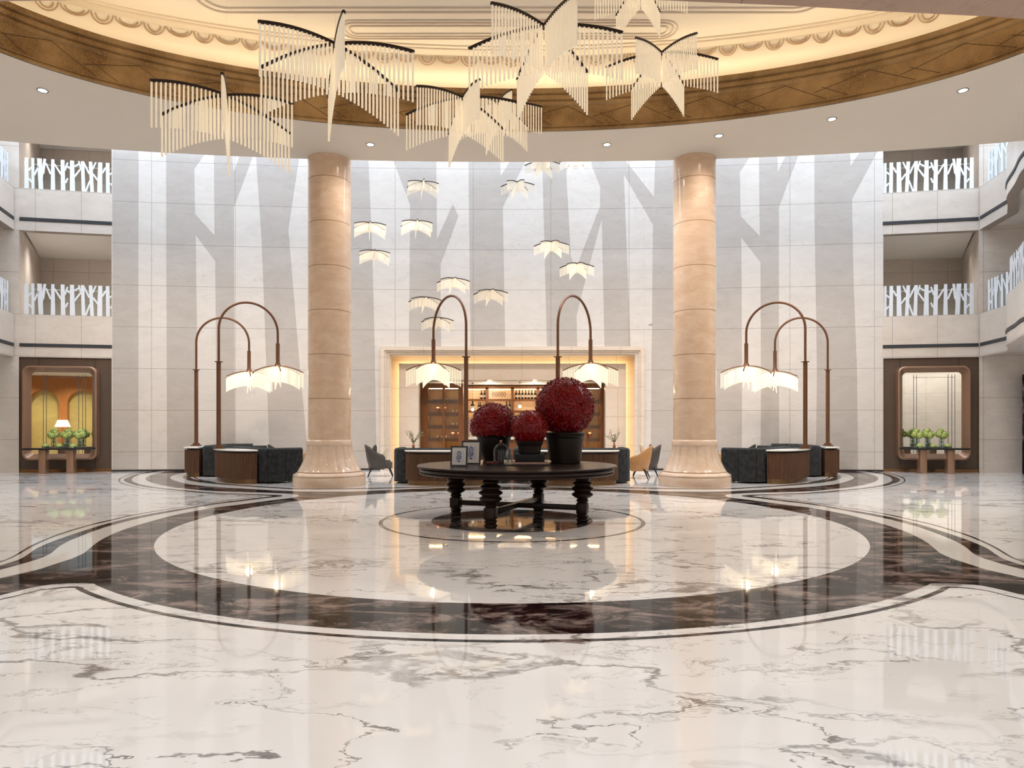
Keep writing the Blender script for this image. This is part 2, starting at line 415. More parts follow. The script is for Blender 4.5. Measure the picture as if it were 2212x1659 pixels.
dark_p = [
 Zc((423,-50),(553,290),(567,330),(560,1120),(722,1120),(717,625),(807,385),(780,325),(700,500),(696,-50)),
 Zc((856,-50),(868,1120),(1041,1120),(1028,340),(1137,118),(1220,-50)),
 Zc((1218,-50),(1225,120),(1250,1120),(1730,1120),(1730,-50)),
]
dark2 = [
 [(1390.9, 278), (1390.9, 1000), (1391, FB), (1683, FB)]+Zr((605,1659),(605,490),(846,-150),(852,-180)),
 Zr((860,-180),(862,600),(870,1100),(878,1659))+[(1762, FB), (1854, FB)]+Zr((1165,1659),(1140,1000),(1130,430),(1320,75),(1440,-150),(1455,-180)),
]
light = [
 Z3((738,21),(743,695),(602,540),(598,215)),
 Z3((607,690),(748,880),(753,1659))+[(467, FB), (427, FB)]+Z3((620,1659)),
 Z3((848,-180),(1034,-180),(880,238)),
 Zr((461,31),(468,700),(330,555),(325,240)),
 Zr((335,708),(473,885),(476,1659))+[(1643, FB), (1602, FB)]+Zr((341,1659)),
 Zr((592,-180),(597,238),(795,-180)),
 Zr((1110,-180),(1117,195),(1371,-180)),
 [(1391.3, 700), (1391.3, FB), (1405, FB), (1407.5, 752), (1408.5, 700)],
]
light_p = [
 Zc((1014,-50),(1168,-50),(1017,185)),
 Zc((1338,-50),(1345,200),(1366,580),(1390,660),(1413,590),(1512,335),(1512,240),(1465,118),(1400,-50)),
 Zc((1520,400),(1440,700),(1395,880),(1400,1120),(1536,1120)),
 Zc((1630,178),(1667,1120),(1730,1120),(1730,349)),
 Zc((1513,-50),(1645,118),(1730,227),(1730,-50)),
]
light2 = [
 Zc((1730.4,349),(1730.4,930),(1770,930),(1775,430)),
 Zc((1730.4,227),(1780,290),(1786,112),(1789,-50),(1730.4,-50)),
]
W_ = lambda poly: [onwall(*p) for p in poly]
for q in dark+dark2: sheet(W_(q), .004, 1)
for q in dark_p: sheet(W_(q), .004, 1, PZ+.02)
for q in light+light2: sheet(W_(q), .008, 0)
for q in light_p: sheet(W_(q), .008, 0, PZ+.02)
bm.normal_update()
for f in bm.faces:
    if f.normal.y > 0: f.normal_flip()
me = bpy.data.meshes.new('wall_back'); bm.to_mesh(me); bm.free(); me.materials.append(M['wall_light']); me.materials.append(M['wall_dark'])
obj('wall_back', me, None, label='tall curved stone wall with grey tree silhouettes inlaid in pale panels', cat='wall', kind='structure')
bm = B()
for x0, x1 in ((WL, PXL-.35), (PXR+.35, WR)):
    pts = [x0+(x1-x0)*k/16 for k in range(17)]
    prism(bm, [(x, wy(x)-.02) for x in pts]+[(x, wy(x)+.05) for x in pts[::-1]], .001, .06)
struct('baseboard_back', bm, M['panel_line'], 'thin dark skirting along the foot of the curved wall', 'baseboard')
# ------------------------------------------------------------------ stone portal with LED halo, bar room behind
yw = wy(0)
bm = B()
fx0, fx1, fz = -4.53, 4.56, 4.27
def frame_ring(bm, x0, x1, z1, w, y0, y1, mi=0):
    box(bm, x0, y0, 0.004, x0+w, y1, z1, mi); box(bm, x1-w, y0, 0.004, x1, y1, z1, mi); box(bm, x0+w, y0, z1-w, x1-w, y1, z1, mi)
frame_ring(bm, fx0, fx1, fz, .13, yw-.22, yw+.3); frame_ring(bm, fx0+.13, fx1-.13, fz-.13, .06, yw-.17, yw+.3)
frame_ring(bm, fx0+.19, fx1-.19, fz-.19, .07, yw-.12, yw+.3); frame_ring(bm, fx0+.26, fx1-.26, fz-.26, .03, yw-.05, yw+.3)
struct('trim_1', bm, M['portal'], 'stepped cream stone surround framing the bar opening', 'trim')
bm = B()   # back of the halo recess + room shell
oy = yw+.78
ix0, ix1, oz = -3.3, 3.31, 3.16
bx0, bx1 = fx0+.2, fx1-.2
for q in ((bx0, ix0), (ix1, bx1)): box(bm, q[0], oy, 0, q[1], oy+.1, 4.2)
box(bm, ix0, oy, oz, ix1, oy+.1, 4.2)
box(bm, bx0-.05, yw+.1, 0, bx0, oy, 4.2); box(bm, bx1, yw+.1, 0, bx1+.05, oy, 4.2); box(bm, bx0, yw+.1, 4.12, bx1, oy, 4.2)
struct('wall_back.001', bm, M['portal'], 'recess behind the glowing stone panel', 'wall')
bm = B(); py_ = yw+.42     # floating stone panel
g = .34
px0, px1, pzt = fx0+.19+g, fx1-.19-g, fz-.19-g
box(bm, px0, py_, 0.004, ix0, py_+.14, pzt, bev=.006); box(bm, ix1, py_, 0.004, px1, py_+.14, pzt, bev=.006); box(bm, ix0, py_, oz, ix1, py_+.14, pzt, bev=.006)
box(bm, ix0-.02, py_+.1, 0.004, ix0, oy+.1, oz); box(bm, ix1, py_+.1, 0.004, ix1+.02, oy+.1, oz); box(bm, ix0, py_+.12, oz, ix1, oy+.1, oz+.02)
struct('wall_back.002', bm, M['portal'], 'cream stone panel around the bar opening edged with warm light', 'wall')
bm = B()
a_, c_ = py_+.16, py_+.2
box(bm, px0+.03, a_, .05, px0+.07, c_, pzt-.03); box(bm, px1-.07, a_, .05, px1-.03, c_, pzt-.03); box(bm, px0+.03, a_, pzt-.07, px1-.03, c_, pzt-.03)
lt = thing('led_strip', 'warm light strip glowing around the stone panel of the bar portal', 'light strip')
obj('diffuser', bm, M['led'], lt)
bm = B(); RB = 28.0   # bar room: floor shared, walls, ceiling
box(bm, -5.2, RB, 0, 5.2, RB+.1, 3.3); box(bm, -5.3, oy+.1, 0, -5.2, RB, 3.3); box(bm, 5.2, oy+.1, 0, 5.3, RB, 3.3)
struct('wall_back.003', bm, M['recess'], 'warm back and side walls of the bar room', 'wall')
bm = B(); box(bm, -5.3, oy+.1, 3.22, 5.3, RB, 3.3)
struct('ceiling_bar', bm, M['white_paint'], 'white lit ceiling of the bar room', 'ceiling')
bm = B(); box(bm, -5.3, 24.4, -.05, 5.3, RB, .002)
struct('floor_bar', bm, M['white_plain'], 'pale floor of the bar room', 'floor')
# cabinets
def cabinet(x0, x1, label):
    t = thing('display_cabinet', label, 'cabinet', ((x0+x1)/2, 24.75, ZF))
    w = (x1-x0)/2; bm = B(); hgt = 3.1
    box(bm, -w, -.3, 0, -w+.3, .32, hgt); box(bm, w-.16, -.3, 0, w, .32, hgt); box(bm, -w+.3, .28, 0, w-.16, .32, hgt); box(bm, -w+.3, -.3, 2.92, w-.16, .3, hgt)
    cx = .08; box(bm, cx-.035, -.3, 0, cx+.035, .28, 2.92)
    obj('carcass', bm, M['cabwood'], t)
    bm = B(); box(bm, -w+.3, .262, 0, w-.16, .278, 2.92); obj('back_panel', bm, M['cabback'], t)
    zs = [2.46, 2.0, 1.53, 1.06, .58]
    for z in zs:
        bm = B(); box(bm, -w+.3, -.28, z-.05, w-.16, .26, z+.03); box(bm, -w+.3, -.28, z-.1, w-.16, -.255, z-.05); s = obj('shelf', bm, M['cabwood'], t)
        bm = B(); box(bm, -w+.33, -.2, z-.062, cx-.06, -.14, z-.052); box(bm, cx+.06, -.2, z-.062, w-.19, -.14, z-.052); obj('shelf_light', bm, M['led_shelf'], s)
    bm = B(); box(bm, -w+.33, -.2, 2.9, cx-.06, -.14, 2.915); box(bm, cx+.06, -.2, 2.9, w-.19, -.14, 2.915); obj('top_light', bm, M['led_shelf'], t)
    bm = B(); box(bm, -w+.3, -.29, .02, cx-.04, -.282, 2.9); box(bm, cx+.04, -.29, .02, w-.16, -.282, 2.9); obj('glass_door', bm, M['glass'], t)
    return t, zs, w, cx
xa, xb = at(907, 900, 24.45)[0], at(1000, 900, 24.45)[0]
cab, zs, w, cxx = cabinet(xa, xb, 'walnut display cabinet with lit shelves on the left of the bar')
cab2, _, _, _ = cabinet(at(1213, 900, 24.45)[0], at(1306, 900, 24.45)[0], 'walnut display cabinet with lit shelves on the right, behind the big red ball')
def small(kind, x, z, n, dx, label, group, cat, y=24.7):
    for k in range(n):
        bm = B()
        if kind == 'cup': lathe(bm, [(.018, 0), (.022, .012), (.04, .06), (.045, .09), (.04, .088), (.02, .03)], 14); mat = M['cup']
        elif kind == 'vase': lathe(bm, [(.04, 0), (.05, .02), (.085, .1), (.1, .16), (.07, .2), (.06, .19), (.03, .05)], 16); mat = M['copper']
        else: lathe(bm, [(.03, 0), (.08, .015), (.1, .05), (.095, .05), (.03, .02)], 16); mat = M['cup']
        obj({'cup': 'porcelain_cup', 'vase': 'copper_vase', 'bowl': 'porcelain_bowl'}[kind], bm, mat, loc=(x+dx*k, y, z+ZF), label=label, cat=cat, group=group)
cxl = (xa+xb)/2
L1 = cxl-w+.3+.28; L2 = cxl+.08+.22
small('bowl', L1-.02, 2.46+.03, 4, .13, 'white bowl in a row of four on the top left shelf of the left cabinet', 'bowls on the top shelf of the left cabinet', 'bowl')
small('bowl', L2+.06, 2.46+.03, 2, .2, 'white bowl of a pair on the top right shelf of the left cabinet', 'bowl pair on the top shelf of the left cabinet', 'bowl')
small('vase', L1+.06, 2.0+.03, 2, .24, 'round copper vase of a pair on the second shelf, left half of the left cabinet', 'copper vases on the second shelf', 'vase')
small('cup', L2+.1, 2.0+.03, 3, .15, 'white cup of three on the second shelf, right half of the left cabinet', 'cups on the second shelf', 'cup')
small('cup', L2+.1, 1.53+.03, 3, .15, 'white cup of three on the third shelf of the left cabinet', 'cups on the third shelf', 'cup')
small('cup', L1+.05, 1.06+.03, 3, .15, 'white cup of three on the fourth shelf, left half of the left cabinet', 'cups on the fourth shelf', 'cup')
small('vase', L2+.1, 1.06+.03, 2, .24, 'round copper vase of a pair on the fourth shelf, right half of the left cabinet', 'copper vases on the fourth shelf', 'vase')
small('vase', at(1262, 940, 24.7)[0], 1.06+.03, 2, .2, 'round copper vase of a pair on a low shelf of the right cabinet', 'copper vases in the right cabinet', 'vase')
# back bar shelving
bt = thing('back_bar_shelving', 'lit wooden back bar shelving holding wine bottles between the cabinets', 'shelf', (0, 27.6, ZF))
bm = B()
xs = [at(p, 900, 27.4)[0] for p in (1000, 1052, 1107, 1162, 1216)]
for x in xs: box(bm, x-.05, -.3, 0, x+.05, .3, 3.12)
box(bm, xs[0], -.3, 3.06, xs[-1], .3, 3.17)
obj('frame', bm, M['cabwood'], bt)
bm = B(); box(bm, xs[0], .27, 0, xs[-1], .32, 3.06); obj('back_panel', bm, M['portal'], bt)
sz = [2.64, 2.17, 1.7]
for z in sz:
    bm = B(); box(bm, xs[0], -.28, z-.05, xs[-1], .27, z); box(bm, xs[0], -.28, z-.09, xs[-1], -.255, z-.05); s = obj('shelf', bm, M['cabwood'], bt)
    bm = B()
    for p, q in zip(xs, xs[1:]): box(bm, p+.08, -.1, z-.062, q-.08, -.05, z-.052)
    obj('shelf_light', bm, M['led_shelf'], s)
bm = B()
for p, q in zip(xs, xs[1:]): box(bm, p+.08, -.1, 3.035, q-.08, -.05, 3.055)
obj('top_light', bm, M['led_shelf'], bt)
bb = B(); lathe(bb, [(.045, 0), (.048, .02), (.048, .2), (.04, .235), (.018, .26), (.016, .34), (.019, .345), (.019, .36)], 14); bmesh_bottle = mesh('glass_body', bb, M['bottle'])
bb = B(); lathe(bb, [(.0487, .07), (.0487, .16)], 14, cap=False); bmesh_label = mesh('paper_label', bb, M['label'])
def bottle(px, shelf, label, group, sc=1.05):
    t = thing('wine_bottle', label, 'bottle', (at(px, 900, 27.45)[0], 27.45, sz[shelf]+ZF), 0, group); t.scale = (sc,)*3
    obj('glass_body', bmesh_bottle, None, t); obj('paper_label', bmesh_label, None, t)
for k in range(7): bottle(1115+6.8*k, 0, 'dark wine bottle in the row of seven on the top bar shelf', 'seven bottles on the top bar shelf')
for px in (1040, 1047): bottle(px, 0, 'dark wine bottle of the pair on the top bar shelf, left bay', 'pair of bottles on the top bar shelf')
for px in (1094, 1101): bottle(px, 1, 'dark wine bottle of the pair on the second bar shelf behind the red balls', 'pair of bottles on the second bar shelf')
for px in (1034, 1038): bottle(px, 1, 'slim dark bottle on the second bar shelf beside the stout bottle', 'slim bottles on the second bar shelf', .95)
t = thing('wine_bottle', 'stout dark bottle on the second bar shelf behind a globe lamp', 'bottle', (at(1021, 900, 27.45)[0], 27.45, sz[1]+ZF)); t.scale = (1.7, 1.7, 1.15)
obj('glass_body', bmesh_bottle, None, t); obj('paper_label', bmesh_label, None, t)
# glass rack of hanging stemware: one decorative scroll panel in the second bay
bm = B()
for k in range(5):
    x0 = xs[1]+.25+.12*k
    tube(bm, [(x0+.04*math.cos(a), .2, 2.86+.1*math.sin(a)) for a in [2*PI*j/16 for j in range(17)]], .008, 6)
obj('scroll_grille', bm, M['leg'], bt)
# pendant globes in the bar
for (px, py, d, lb) in ((1021, 885, 26.0, 'small glowing globe pendant in the bar, left, by the lamp post'), (1123, 878, 25.6, 'small glowing globe pendant in the bar, between the two larger red balls')):
    x, y, z = at(px, py, d); t = thing('globe_pendant', lb, 'pendant lamp', (x, y, z))
    bm = B(); sphere(bm, (0, 0, 0), .06); obj('globe', bm, M['globe'], t)
    bm = B(); tube(bm, [(0, 0, .055), (0, 0, 3.22-z)], .006, 6); lathe(bm, [(.04, 3.19-z), (.04, 3.217-z)], 12); obj('rod', bm, M['leg'], t)
# bar counter
bt = thing('bar_counter', 'white topped service counter in the middle of the bar opening', 'counter', (0, 25.3, ZF))
bm = B(); x0, x1 = at(1000, 900, 25.2)[0], at(1212, 900, 25.2)[0]
box(bm, x0+.15, -.2, 0, x1-.15, .3, 1.02, bev=.01); obj('body', bm, M['cabwood'], bt)
bm = B(); prism(bm, [(x0-.04, -.34), (x1+.04, -.34), (x1+.02, .35), (x0-.02, .35)], 1.02, 1.12); obj('counter_top', bm, M['white_plain'], bt)
x = at(1016, 900, 25.2)[0]
t = thing('flower_vase', 'pale pink flowers in a vase on the bar counter beside the lamp post', 'flowers', (x, 25.25, 1.12+ZF))
bm = B(); lathe(bm, [(.06, 0), (.09, .1), (.07, .24), (.05, .28)], 16); obj('vase', bm, M['cup'], t)
bm = B()
for k in range(34): sphere(bm, (random.gauss(0, .11), random.gauss(0, .1), .48+random.gauss(0, .16)), random.uniform(.03, .055), 8, 6)
obj('blossoms', bm, M['pink'], t)
# ------------------------------------------------------------------ soffit, bronze frieze, cove, upper ceiling
ZS, ZG, Z2 = 8.34, 9.275, 10.3
EA, EB = 9.8, 4.68
NE = 200
def ell(o, k, A=EA, Bq=EB): t = 2*PI*k/NE; return ((A+o)*math.cos(t), DC[1]+(Bq+o)*math.sin(t))
def yback(x): return 17.18-.0070*x*x-.00001*x**4
def outer(k):
    x, y = ell(0, k); dx, dy = x-DC[0], y-DC[1]; L = math.hypot(dx, dy); dx, dy = dx/L, dy/L
    lo, hi = L, 40
    for _ in range(40):
        m = (lo+hi)/2; X, Y = DC[0]+dx*m, DC[1]+dy*m
        if abs(X) < 19.5 and Y > 1 and Y < yback(X): lo = m
        else: hi = m
    return (DC[0]+dx*lo, DC[1]+dy*lo)
bm = B()
prev = None
outs = [outer(k) for k in range(NE)]
va = [bm.verts.new((*ell(0, k), ZS)) for k in range(NE)]; vb = [bm.verts.new((*outs[k], ZS)) for k in range(NE)]; vc = [bm.verts.new((*outs[k], ZS+1.1)) for k in range(NE)]
for k in range(NE):
    q = (k+1) % NE
    bm.faces.new((va[k], va[q], vb[q], vb[k])); bm.faces.new((vb[k], vb[q], vc[q], vc[k]))
struct('ceiling', bm, M['ceil'], 'broad beige ceiling soffit with an oval opening and curved rear edge', 'ceiling')
def ering(prof, name, mats, label, cat, A=EA, Bq=EB):
    bm = B(); rings = [[bm.verts.new((*ell(o, k, A, Bq), z)) for k in range(NE)] for o, z in prof]
    for a, b in zip(rings, rings[1:]):
        for k in range(NE): bm.faces.new((a[k], a[(k+1) % NE], b[(k+1) % NE], b[k]))
    return bm
gp = [(.02, 0), (-.02, 0), (-.035, .02), (-.035, .05), (-.005, .065), (-.005, .075), (-.025, .09), (-.025, .115), (0, .13), (0, .58), (-.03, .6), (-.045, .63), (-.045, .66), (-.02, .675), (-.02, .69), (-.06, .71), (-.075, .76), (-.075, .79), (-.05, .805), (-.05, .82), (-.1, .84), (-.12, .89), (-.12, .935), (.3, .935), (1.95, .935)]
bm = ering([(o, ZS+z) for o, z in gp], '', 0, '', '')
bmg = bm
# herringbone grooves across the band
def ellp(t, o=0): return Vector(((EA+o)*math.cos(t), DC[1]+(EB+o)*math.sin(t), 0))
ts = []; t = 0; 
acc = 0; T = [0]
while T[-1] < 2*PI:
    a = T[-1]; s = math.hypot(EA*math.sin(a), EB*math.cos(a)); T.append(a+.78/s)
def groove(t0, z0, t1, z1, w=.012):
    n = 6; vs = []
    for k in range(n+1):
        t = t0+(t1-t0)*k/n; z = z0+(z1-z0)*k/n; p = ellp(t, -.004)
        vs.append((bm.verts.new((p.x, p.y, ZS+z)), bm.verts.new((p.x, p.y, ZS+z+w))))
    for a, b in zip(vs, vs[1:]):
        f = bm.faces.new((a[0], b[0], b[1], a[1])); f.material_index = 1
for i in range(0, len(T)-2):
    if i % 2 == 0: groove(T[i], .13, T[i+1], .56)
    else:
        groove(T[i], .56, T[i+1]+.3*(T[i+1]-T[i]), .3); groove(T[i]+.5*(T[i+1]-T[i]), .13, T[i+1]+.1*(T[i+1]-T[i]), .4)
struct('trim_2', bm, [M['gold'], M['gold_line']], 'bronze leaf frieze lining the oval ceiling opening', 'trim', 30)
CA, CB = 11.7, 5.08
cp = [(0, Z2), (0, Z2-.03), (.015, Z2-.05), (.02, Z2-.3), (.06, Z2-.36), (.1, Z2-.42), (.28, Z2-.52), (.5, Z2-.56), (.52, Z2-.6), (.72, Z2-.72), (.86, Z2-.9), (.88, Z2-1.03)]
struct('trim_3', ering(cp, '', 0, '', '', CA, CB), M['ceil'], 'warmly lit cove running around the upper oval ceiling', 'trim')
bm = B()   # scrollwork on the cove lip
a = 0
def cpt(t, o=0): return Vector(((CA+o)*math.cos(t), DC[1]+(CB+o)*math.sin(t), 0))
i = 0
while a < 2*PI:
    s = math.hypot(CA*math.sin(a), CB*math.cos(a)); tang = Vector((-CA*math.sin(a), CB*math.cos(a), 0)).normalized()
    c = cpt(a, -.012); big = i % 2
    if 0 < a < PI:
        for rr in ((.2, .13) if big else (.25, .17)):
            pts = []
            for k in range(13):
                q = PI*k/12*1.0; off = rr*math.cos(q); zz = -rr*1.15*math.sin(q) if big else -rr*.7*math.sin(q)
                p = c+tang*off*(1 if rr > .15 else .9); pts.append((p.x, p.y, Z2-.02+zz-(.02 if rr < .2 else 0)))
            tube(bm, pts, .011, 5, mi=0)
    a += .5/s; i += 1
struct('trim_4', bm, M['swirl'], 'row of gilt scallop scrolls hanging along the cove edge', 'trim')
bm = B()
f = bm.faces.new([bm.verts.new((*ell(.02, k, CA, CB), Z2)) for k in range(NE)])
def rrect(x0, y0, x1, y1, r, n=8):
    out = []
    for cx, cy, a0 in ((x1-r, y1-r, 0), (x0+r, y1-r, PI/2), (x0+r, y0+r, PI), (x1-r, y0+r, 1.5*PI)):
        out += [(cx+r*math.cos(a0+PI/2*k/n), cy+r*math.sin(a0+PI/2*k/n)) for k in range(n+1)]
    return out
def moulding(poly, r=.035):
    pts = [(x, y, Z2-.01) for x, y in poly]; tube(bm, pts+[pts[0]], r, 6, cap=False, mi=1)
for o in (-.28, -.42): moulding([ell(o, k, CA, CB) for k in range(NE)], .022)
for e in (0, .15): moulding(rrect(-6.5+e, 7.4+e, 6.45-e, 14.12-e, .5-e*.6), .024)
for e in (0, .1, .22): moulding(rrect(-3.8+e, 14.4+e*.9, 3.65-e, 15.08-e*.9, .33-e), .022)
struct('ceiling.001', bm, [M['ceil'], M['ceil_line']], 'upper oval ceiling with slim rounded mouldings', 'ceiling')
bm = ering([(.2, ZG+.005), (.2, ZG+.05), (.3, ZG+.05), (.3, ZG+.005), (.2, ZG+.005)], '', 0, '', '')
t = thing('cove_light_strip', 'warm light strip hidden on top of the bronze frieze', 'light strip'); obj('diffuser', bm, M['led_cove'], t)
# near slab at the top right of the view
bm = B()
e = [(-9, 7.55), (-6, 7.77), (0, 7.74), (1.66, 7.79), (3.26, 7.9), (5.0, 8.05), (6.28, 8.16), (8, 8.3)]
e = [(at(px, py, 5.0*F/(HY-py))[0], 5.0*F/(HY-py)) for px, py in ((-300, 10), (0, 3), (400, -4), (1100, -4), (1413, 0), (1700, 12), (1900, 24), (2140, 36), (2212, 41), (2500, 58))]
prism(bm, [(e[0][0], 4.2)]+e+[(e[-1][0], 4.2)], 6.5, 6.8)
struct('ceiling.002', bm, M['tile_brown'], 'rose brown stone underside of the near upper gallery', 'ceiling')
# ------------------------------------------------------------------ downlights
for px, py, lb in ((92, 195, 'round recessed downlight at the far left of the soffit'), (800, 312, 'round recessed downlight above the left column'),
                   (1311, 312, 'round recessed downlight left of the right column'), (1553, 293, 'round recessed downlight just right of the right column'),
                   (1797, 257, 'round recessed downlight midway between right column and right end'), (2080, 195, 'round recessed downlight at the far right of the soffit')):
    x, y, z = pz(px, py, ZS)
    t = thing('downlight', lb, 'downlight', (x, y, ZS))
    bm = B(); lathe(bm, [(.085, .0), (.1, 0), (.1, -.012), (.08, -.008), (.085, .0)], 24, cap=False); obj('trim_ring', bm, M['louver'], t)
    bm = B(); lathe(bm, [(.08, -.004), (.08, -.007)], 24); obj('lens', bm, M['downlens'], t)
# ------------------------------------------------------------------ columns
def flute(r, z, t):
    if .37 < z < 1.03:
        k = abs(math.sin(t*9)); return r*(1-.045*(1-k**.7)*math.sin(PI*(z-.37)/.66)**.4)
    return r
for sx, lb in ((-1, 'left peach marble column with a fluted flared base'), (1, 'right peach marble column with a fluted flared base')):
    X = at(1106+394*sx, 900, 17.11)[0]
    t = thing('column', lb, 'column', (X, 17.11, ZF))
    bm = B(); lathe(bm, [(.57, 1.14), (.536, 1.17), (.536, 4.5), (.534, 8.2), (.545, ZS-ZF-.002)], 72); obj('shaft', bm, M['column'], t)
    prof = [(.78, .345)]+[(.57+.225*(1-k/24)**1.9, .37+.66*k/24) for k in range(25)]+[(.575, 1.035), (.575, 1.13), (.57, 1.14)]
    bm = B(); lathe(bm, prof, 216, mod=flute); obj('fluted_base', bm, M['column_base'], t)
    bm = B(); lathe(bm, [(.905, 0), (.91, .02), (.91, .22), (.9, .235), (.885, .24), (.9, .25), (.905, .275), (.89, .3), (.86, .31), (.84, .325), (.81, .345)], 72); obj('plinth', bm, M['column_base'], t)
# ------------------------------------------------------------------ side bays
P0L, P1L = (-13.37, wy(-13.37)), (-1065/F*21.75, 21.75)
P0R, P1R = (12.39, wy(12.39)), (1009/F*21.75, 21.75)
TR = [(125,212,130,200),(270,322,262,320),(410,500,375,470),(650,740,660,722),(855,945,850,925),(1035,1140,1038,1118),(1275,1350,1258,1325),(1450,1525,1418,1490),(1590,1695,1612,1695),(1775,1855,1768,1842),(1905,1955,1905,1950)]
BR = [((205,372),(265,300)),((322,470),(405,280)),((215,540),(275,620)),((650,450),(555,220)),((855,450),(725,235)),((930,370),(990,200)),((945,630),(992,530)),((1035,325),(950,262)),((1125,285),(1225,228)),((1125,500),(1270,310)),((1262,330),(1212,168)),((1430,440),(1305,180)),((1355,810),(1442,580)),((1495,340),(1565,190)),((1505,440),(1610,585)),((1695,420),(1772,300)),((1850,455),(1910,400)),((1858,635),(1915,705)),((90,260),(130,180)),((470,520),(520,125)),((500,440),(540,125))]
def top_y(x): return 100+(x-125)*.064
def bot_y(x): return 748+x*.057
def uv(x, y): return ((x-125)/1830, (bot_y(x)-y)/(bot_y(x)-top_y(x)))
def screen_polys(flip=False):
    out = []
    for a, b, c, d in TR: out.append([uv(a, bot_y(a)), uv(b, bot_y(b)), uv(d, top_y(d)), uv(c, top_y(c))])
    for p, q in BR:
        p, q = uv(*p), uv(*q); dx, dy = (q[0]-p[0])*2.72, (q[1]-p[1])*1.0; L = math.hypot(dx, dy); nx, ny = -dy/L*.024/2.72, dx/L*.024
        out.append([(p[0]+nx*1.2, p[1]+ny*1.2), (p[0]-nx*1.2, p[1]-ny*1.2), (q[0]-nx, q[1]-ny), (q[0]+nx, q[1]+ny)])
    return [[(max(-.02, min(1, u)), max(0, min(1, v))) for u, v in q] for q in out]
SP = screen_polys()
def railing(path, z, h, lb, reps=1.0, flip=False, group=None):
    """glass balustrade with white tree screen following a plan path; path from tree start to end"""
    segs = [(Vector(a), Vector(b)) for a, b in zip(path, path[1:])]; Ls = [(b-a).length for a, b in segs]; LT = sum(Ls)
    def P(s):
        for (a, b), l in zip(segs, Ls):
            if s <= l+1e-6: return a+(b-a)*(s/l)
            s -= l
        return segs[-1][1]
    o0 = path[0]; t = thing('balcony_railing', lb, 'railing', (o0[0], o0[1], z), 0, group)
    def loc(s, zz, off=0):
        p = P(max(0, min(LT, s))); q = P(min(LT, s+.01))-P(max(0, s-.01)); q.normalize(); n = Vector((q.y, -q.x))
        if n.dot(Vector((0, 9))-p) < 0: n = -n
        p = p+n*off; return Vector((p.x-o0[0], p.y-o0[1], zz))
    bm = B(); n = max(2, len(path)*3)
    cols = [[bm.verts.new(loc(LT*k/n, zz, o)) for zz, o in ((0, .006), (h-.02, .006), (h-.02, -.006), (0, -.006))] for k in range(n+1)]
    for a, b in zip(cols, cols[1:]):
        for i in range(4): bm.faces.new((a[i], a[(i+1) % 4], b[(i+1) % 4], b[i]))
    obj('glass_panel', bm, M['glass'], t)
    bm = B(); unit = 2.72; k = 0
    while k*unit < LT:
        for i, poly in enumerate(SP):
            o = .012+.0006*(i % 5)
            f_, b_ = [], []
            if k*unit+min(u for u, v in poly)*unit > LT-.04: continue
            for u, v in poly:
                s = min(LT, k*unit+max(0, u)*unit); f_.append(bm.verts.new(loc(s, v*h, o+.012))); b_.append(bm.verts.new(loc(s, v*h, o)))
            m = len(poly); bm.faces.new(f_); bm.faces.new(b_[::-1])
            for j in range(m): bm.faces.new((f_[j], b_[j], b_[(j+1) % m], f_[(j+1) % m]))
        k += 1
    obj('tree_screen', bm, M['white_screen'], t, smooth=0)
    bm = B(); tube(bm, [loc(LT*k/n, h*.82, -.03) for k in range(n+1)], .016, 8); obj('handrail', bm, M['white_paint'], t)
    return t
def grille(path, z0, z1, lb):
    o0 = path[0]; t = thing('air_grille', lb, 'air grille', (o0[0], o0[1], z0))
    bm = B(); bs_ = [B() for _ in range(3)]
    def strip(bm, za, zb, off, th=.03):
        cols = []
        for i, p in enumerate(path):
            a = Vector(path[max(i-1, 0)]); b = Vector(path[min(i+1, len(path)-1)]); d = (b-a).normalized(); n = Vector((d.y, -d.x))
            if n.dot(Vector((0, 9))-Vector(p)) < 0: n = -n
            q = Vector(p)+n*off; r = Vector(p)+n*(off-th)
            cols.append([bm.verts.new((q.x-o0[0], q.y-o0[1], za)), bm.verts.new((q.x-o0[0], q.y-o0[1], zb)), bm.verts.new((r.x-o0[0], r.y-o0[1], zb)), bm.verts.new((r.x-o0[0], r.y-o0[1], za))])
        for a, b in zip(cols, cols[1:]):
            for i in range(4): bm.faces.new((a[i], a[(i+1) % 4], b[(i+1) % 4], b[i]))
        for c in (cols[0], cols[-1]): bm.faces.new(c)
    hh = z1-z0
    strip(bm, 0, hh, .012); obj('backing', bm, M['louver_dark'], t, smooth=0)
    for k in range(3):
        strip(bs_[k], hh*(.1+.28*k), hh*(.26+.28*k), .026, .012); obj('slat', bs_[k], M['louver'], t, smooth=0)
ZB = [(9.32, 8.36, 8.245, 7.93), (5.19, 4.235, 4.125, 3.79)]      # parapet top, grille top, grille bottom, parapet underside
